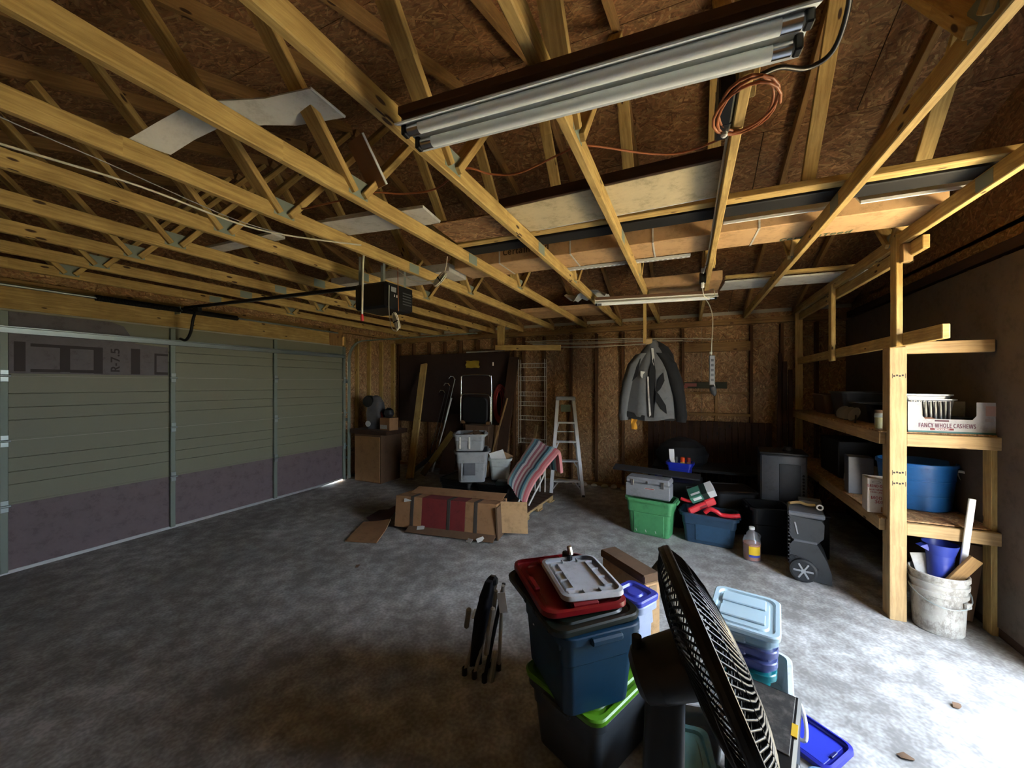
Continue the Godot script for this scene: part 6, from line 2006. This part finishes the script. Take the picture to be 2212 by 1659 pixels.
func bins_right():
	# nested clear bins with a translucent lid
	var at := V(0.297, 0.0, 2.553)
	var wb := thing("white_basket", "white plastic basin with loop handle under the nested bins", "basin", at + V(0.03, 0, -0.01), -10.0)
	tote_parts(wb, 0.34, 0.40, 0.17, worn(Color(0.80, 0.82, 0.84), 0.4, 2), 0.12, 0.0, false)
	var st := T()
	tube(st, spline([Vector3(0.17, 0.15, 0.10), Vector3(0.215, 0.14, 0.13), Vector3(0.235, 0.10, 0.20), Vector3(0.23, 0.06, 0.26), Vector3(0.19, 0.05, 0.24)], 5), 0.009, 8)
	obj("loop_handle", st, M.white, wb)
	var cols := [[Color(0.05, 0.42, 0.45), 0.9, "teal plastic bin, lowest of the nested bins"], [Color(0.30, 0.34, 0.55), 0.75, "bluish translucent bin, second of the nested bins"], [Color(0.30, 0.33, 0.52), 0.75, "bluish translucent bin, third of the nested bins"], [Color(0.55, 0.66, 0.72), 0.6, "clear bin on top of the nested bins, under the lid"]]
	for q in 4:
		var nb := thing("nested_bin", cols[q][2], "storage bin", at + V(0.0, 0.172 + q * 0.062, 0.0), -10.0, "nested bins right of the fan")
		var m: Material = clear_mat(cols[q][0], cols[q][1])
		tote_parts(nb, 0.26 + 0.006 * q, 0.36 + 0.006 * q, 0.085, m, 0.04, 0.0, false, 0.05)
		plank_at(nb, "handle_block", Vector3(-0.03, 0.055, 0.19 + 0.003 * q), Vector3(0.09, 0.04, 0.03), m, 0.008)
	var cl := thing("clear_tote_cover", "translucent blue-white lid on the nested bins", "lid", at + V(0, 0.445, 0), -10.0)
	var cm := clear_mat(Color(0.74, 0.84, 0.88), 0.72)
	lid_parts(cl, 0.34, 0.44, cm, 0.0, false, 0.05)
	for z in [-0.09, 0.07]:
		plank_at(cl, "raised_panel", Vector3(-0.01, 0.031, z), Vector3(0.22, 0.012, 0.10), cm, 0.004)
	# black toolbox
	var tb := thing("black_toolbox", "dusty black toolbox with yellow sticker at the bottom edge", "toolbox", V(0.285, 0, 1.83), -15.0)
	var dm := std(Color(1, 1, 1), 0.6, 0.0, blotch_tex(256, 311, [[0.0, Color(0.07, 0.07, 0.07)], [0.45, Color(0.16, 0.155, 0.15)], [0.7, Color(0.30, 0.29, 0.27)], [1.0, Color(0.4, 0.38, 0.36)]], 0.02, 0.06, 0.2, [0.5, 0.3, 0.2]))
	dm.uv1_scale = Vector3(2.2, 2.2, 1)
	plank_at(tb, "body", Vector3(0, 0.16, 0), Vector3(0.20, 0.32, 0.47), M.black, 0.01)
	plank_at(tb, "lid", Vector3(0, 0.36, 0), Vector3(0.21, 0.085, 0.48), M.black, 0.012)
	plank_at(tb, "top_panel", Vector3(-0.005, 0.4035, -0.05), Vector3(0.18, 0.006, 0.34), dm, 0.002)
	plank_at(tb, "lid_groove", Vector3(-0.02, 0.404, 0.165), Vector3(0.13, 0.008, 0.02), M.black_matte, 0.002)
	plank_at(tb, "yellow_sticker", Vector3(0.092, 0.4035, -0.02), Vector3(0.02, 0.008, 0.07), M.yellow, 0.0)
	plank_at(tb, "latch", Vector3(0.108, 0.33, 0.10), Vector3(0.012, 0.06, 0.05), M.grey_mid, 0.004)
	# white tub and pale teal tote below the fan
	var wt := thing("white_tub", "shallow white tub behind the fan column", "tub", V(0.03, 0.0, 2.10), 12.0)
	tote_parts(wt, 0.22, 0.28, 0.30, worn(Color(0.80, 0.81, 0.82), 0.4, 2), 0.14, 0.0, false)
	var pt := thing("pale_teal_tote", "pale teal tote at the bottom edge below the fan", "storage bin", V(-0.01, 0.0, 1.66), 10.0)
	tote_parts(pt, 0.20, 0.34, 0.24, worn(Color(0.26, 0.42, 0.43), 0.4, 2), 0.1)
	lid_parts(pt, 0.24, 0.38, worn(Color(0.34, 0.52, 0.53), 0.4, 2), 0.24, false, 0.03)
	# lids on the floor
	var bl := thing("blue_tote_cover", "bright blue lid lying upside down on the floor", "lid", V(0.52, 0.0, 2.35), -38.0)
	lid_parts(bl, 0.34, 0.26, std(Color(0.10, 0.13, 0.60), 0.35), 0.0, true, 0.04)
	var bp := T()
	box(bp, Vector3(0, 0.010, 0), Vector3(0.26, 0.008, 0.18), Basis(), 0.002)
	obj("centre_panel", bp, std(Color(0.17, 0.22, 0.68), 0.3), bl)
	plank_at(bl, "clip_slot", Vector3(0.13, 0.018, 0.0), Vector3(0.012, 0.008, 0.05), std(Color(0.06, 0.07, 0.36), 0.4), 0.002)
	var pl := thing("pale_blue_tote_cover", "pale blue lid on the floor at the bottom right edge", "lid", V(0.66, 0.0, 2.0), 10.0)
	lid_parts(pl, 0.30, 0.36, std(Color(0.42, 0.54, 0.66), 0.35), 0.0, false, 0.04)
	# drain cover and leaf scraps on the floor
	st = T()
	box(st, Vector3(0, 0.003, 0), Vector3(0.16, 0.006, 0.12), Basis(), 0.002)
	var dc := loose("floor_plate", "small pale stained plate set on the floor in mid room", "plate", V(-1.42, 0.0, 2.58), st, worn(Color(0.50, 0.46, 0.38), 0.9, 2), 20.0)
	plank_at(dc, "stain", Vector3(0.01, 0.0065, 0.01), Vector3(0.05, 0.002, 0.03), M.card_old, 0.0, Basis.from_euler(Vector3(0, 0.5, 0)))
	for q in 3:
		var g := [[Vector3(-0.03, 0.004, 0), Vector3(-0.02, 0.006, 0.02)], [Vector3(0.0, 0.014, -0.012), Vector3(0.005, 0.01, 0.022)], [Vector3(0.035, 0.004, 0.0), Vector3(0.03, 0.006, 0.012)]]
		st = T()
		sheet(st, g, 0.002)
		loose("dry_leaf", ["curled dry leaf on the bright floor near the bottom edge", "dry leaf on the bright floor at the far right", "dry scrap on the dim floor right of the garage door"][q], "leaf", [V(0.93, 0.0, 2.42), V(1.33, 0.0, 2.92), V(-2.9, 0.0, 2.75)][q], st, M.card_old, q * 50.0, "dry scraps on the floor")
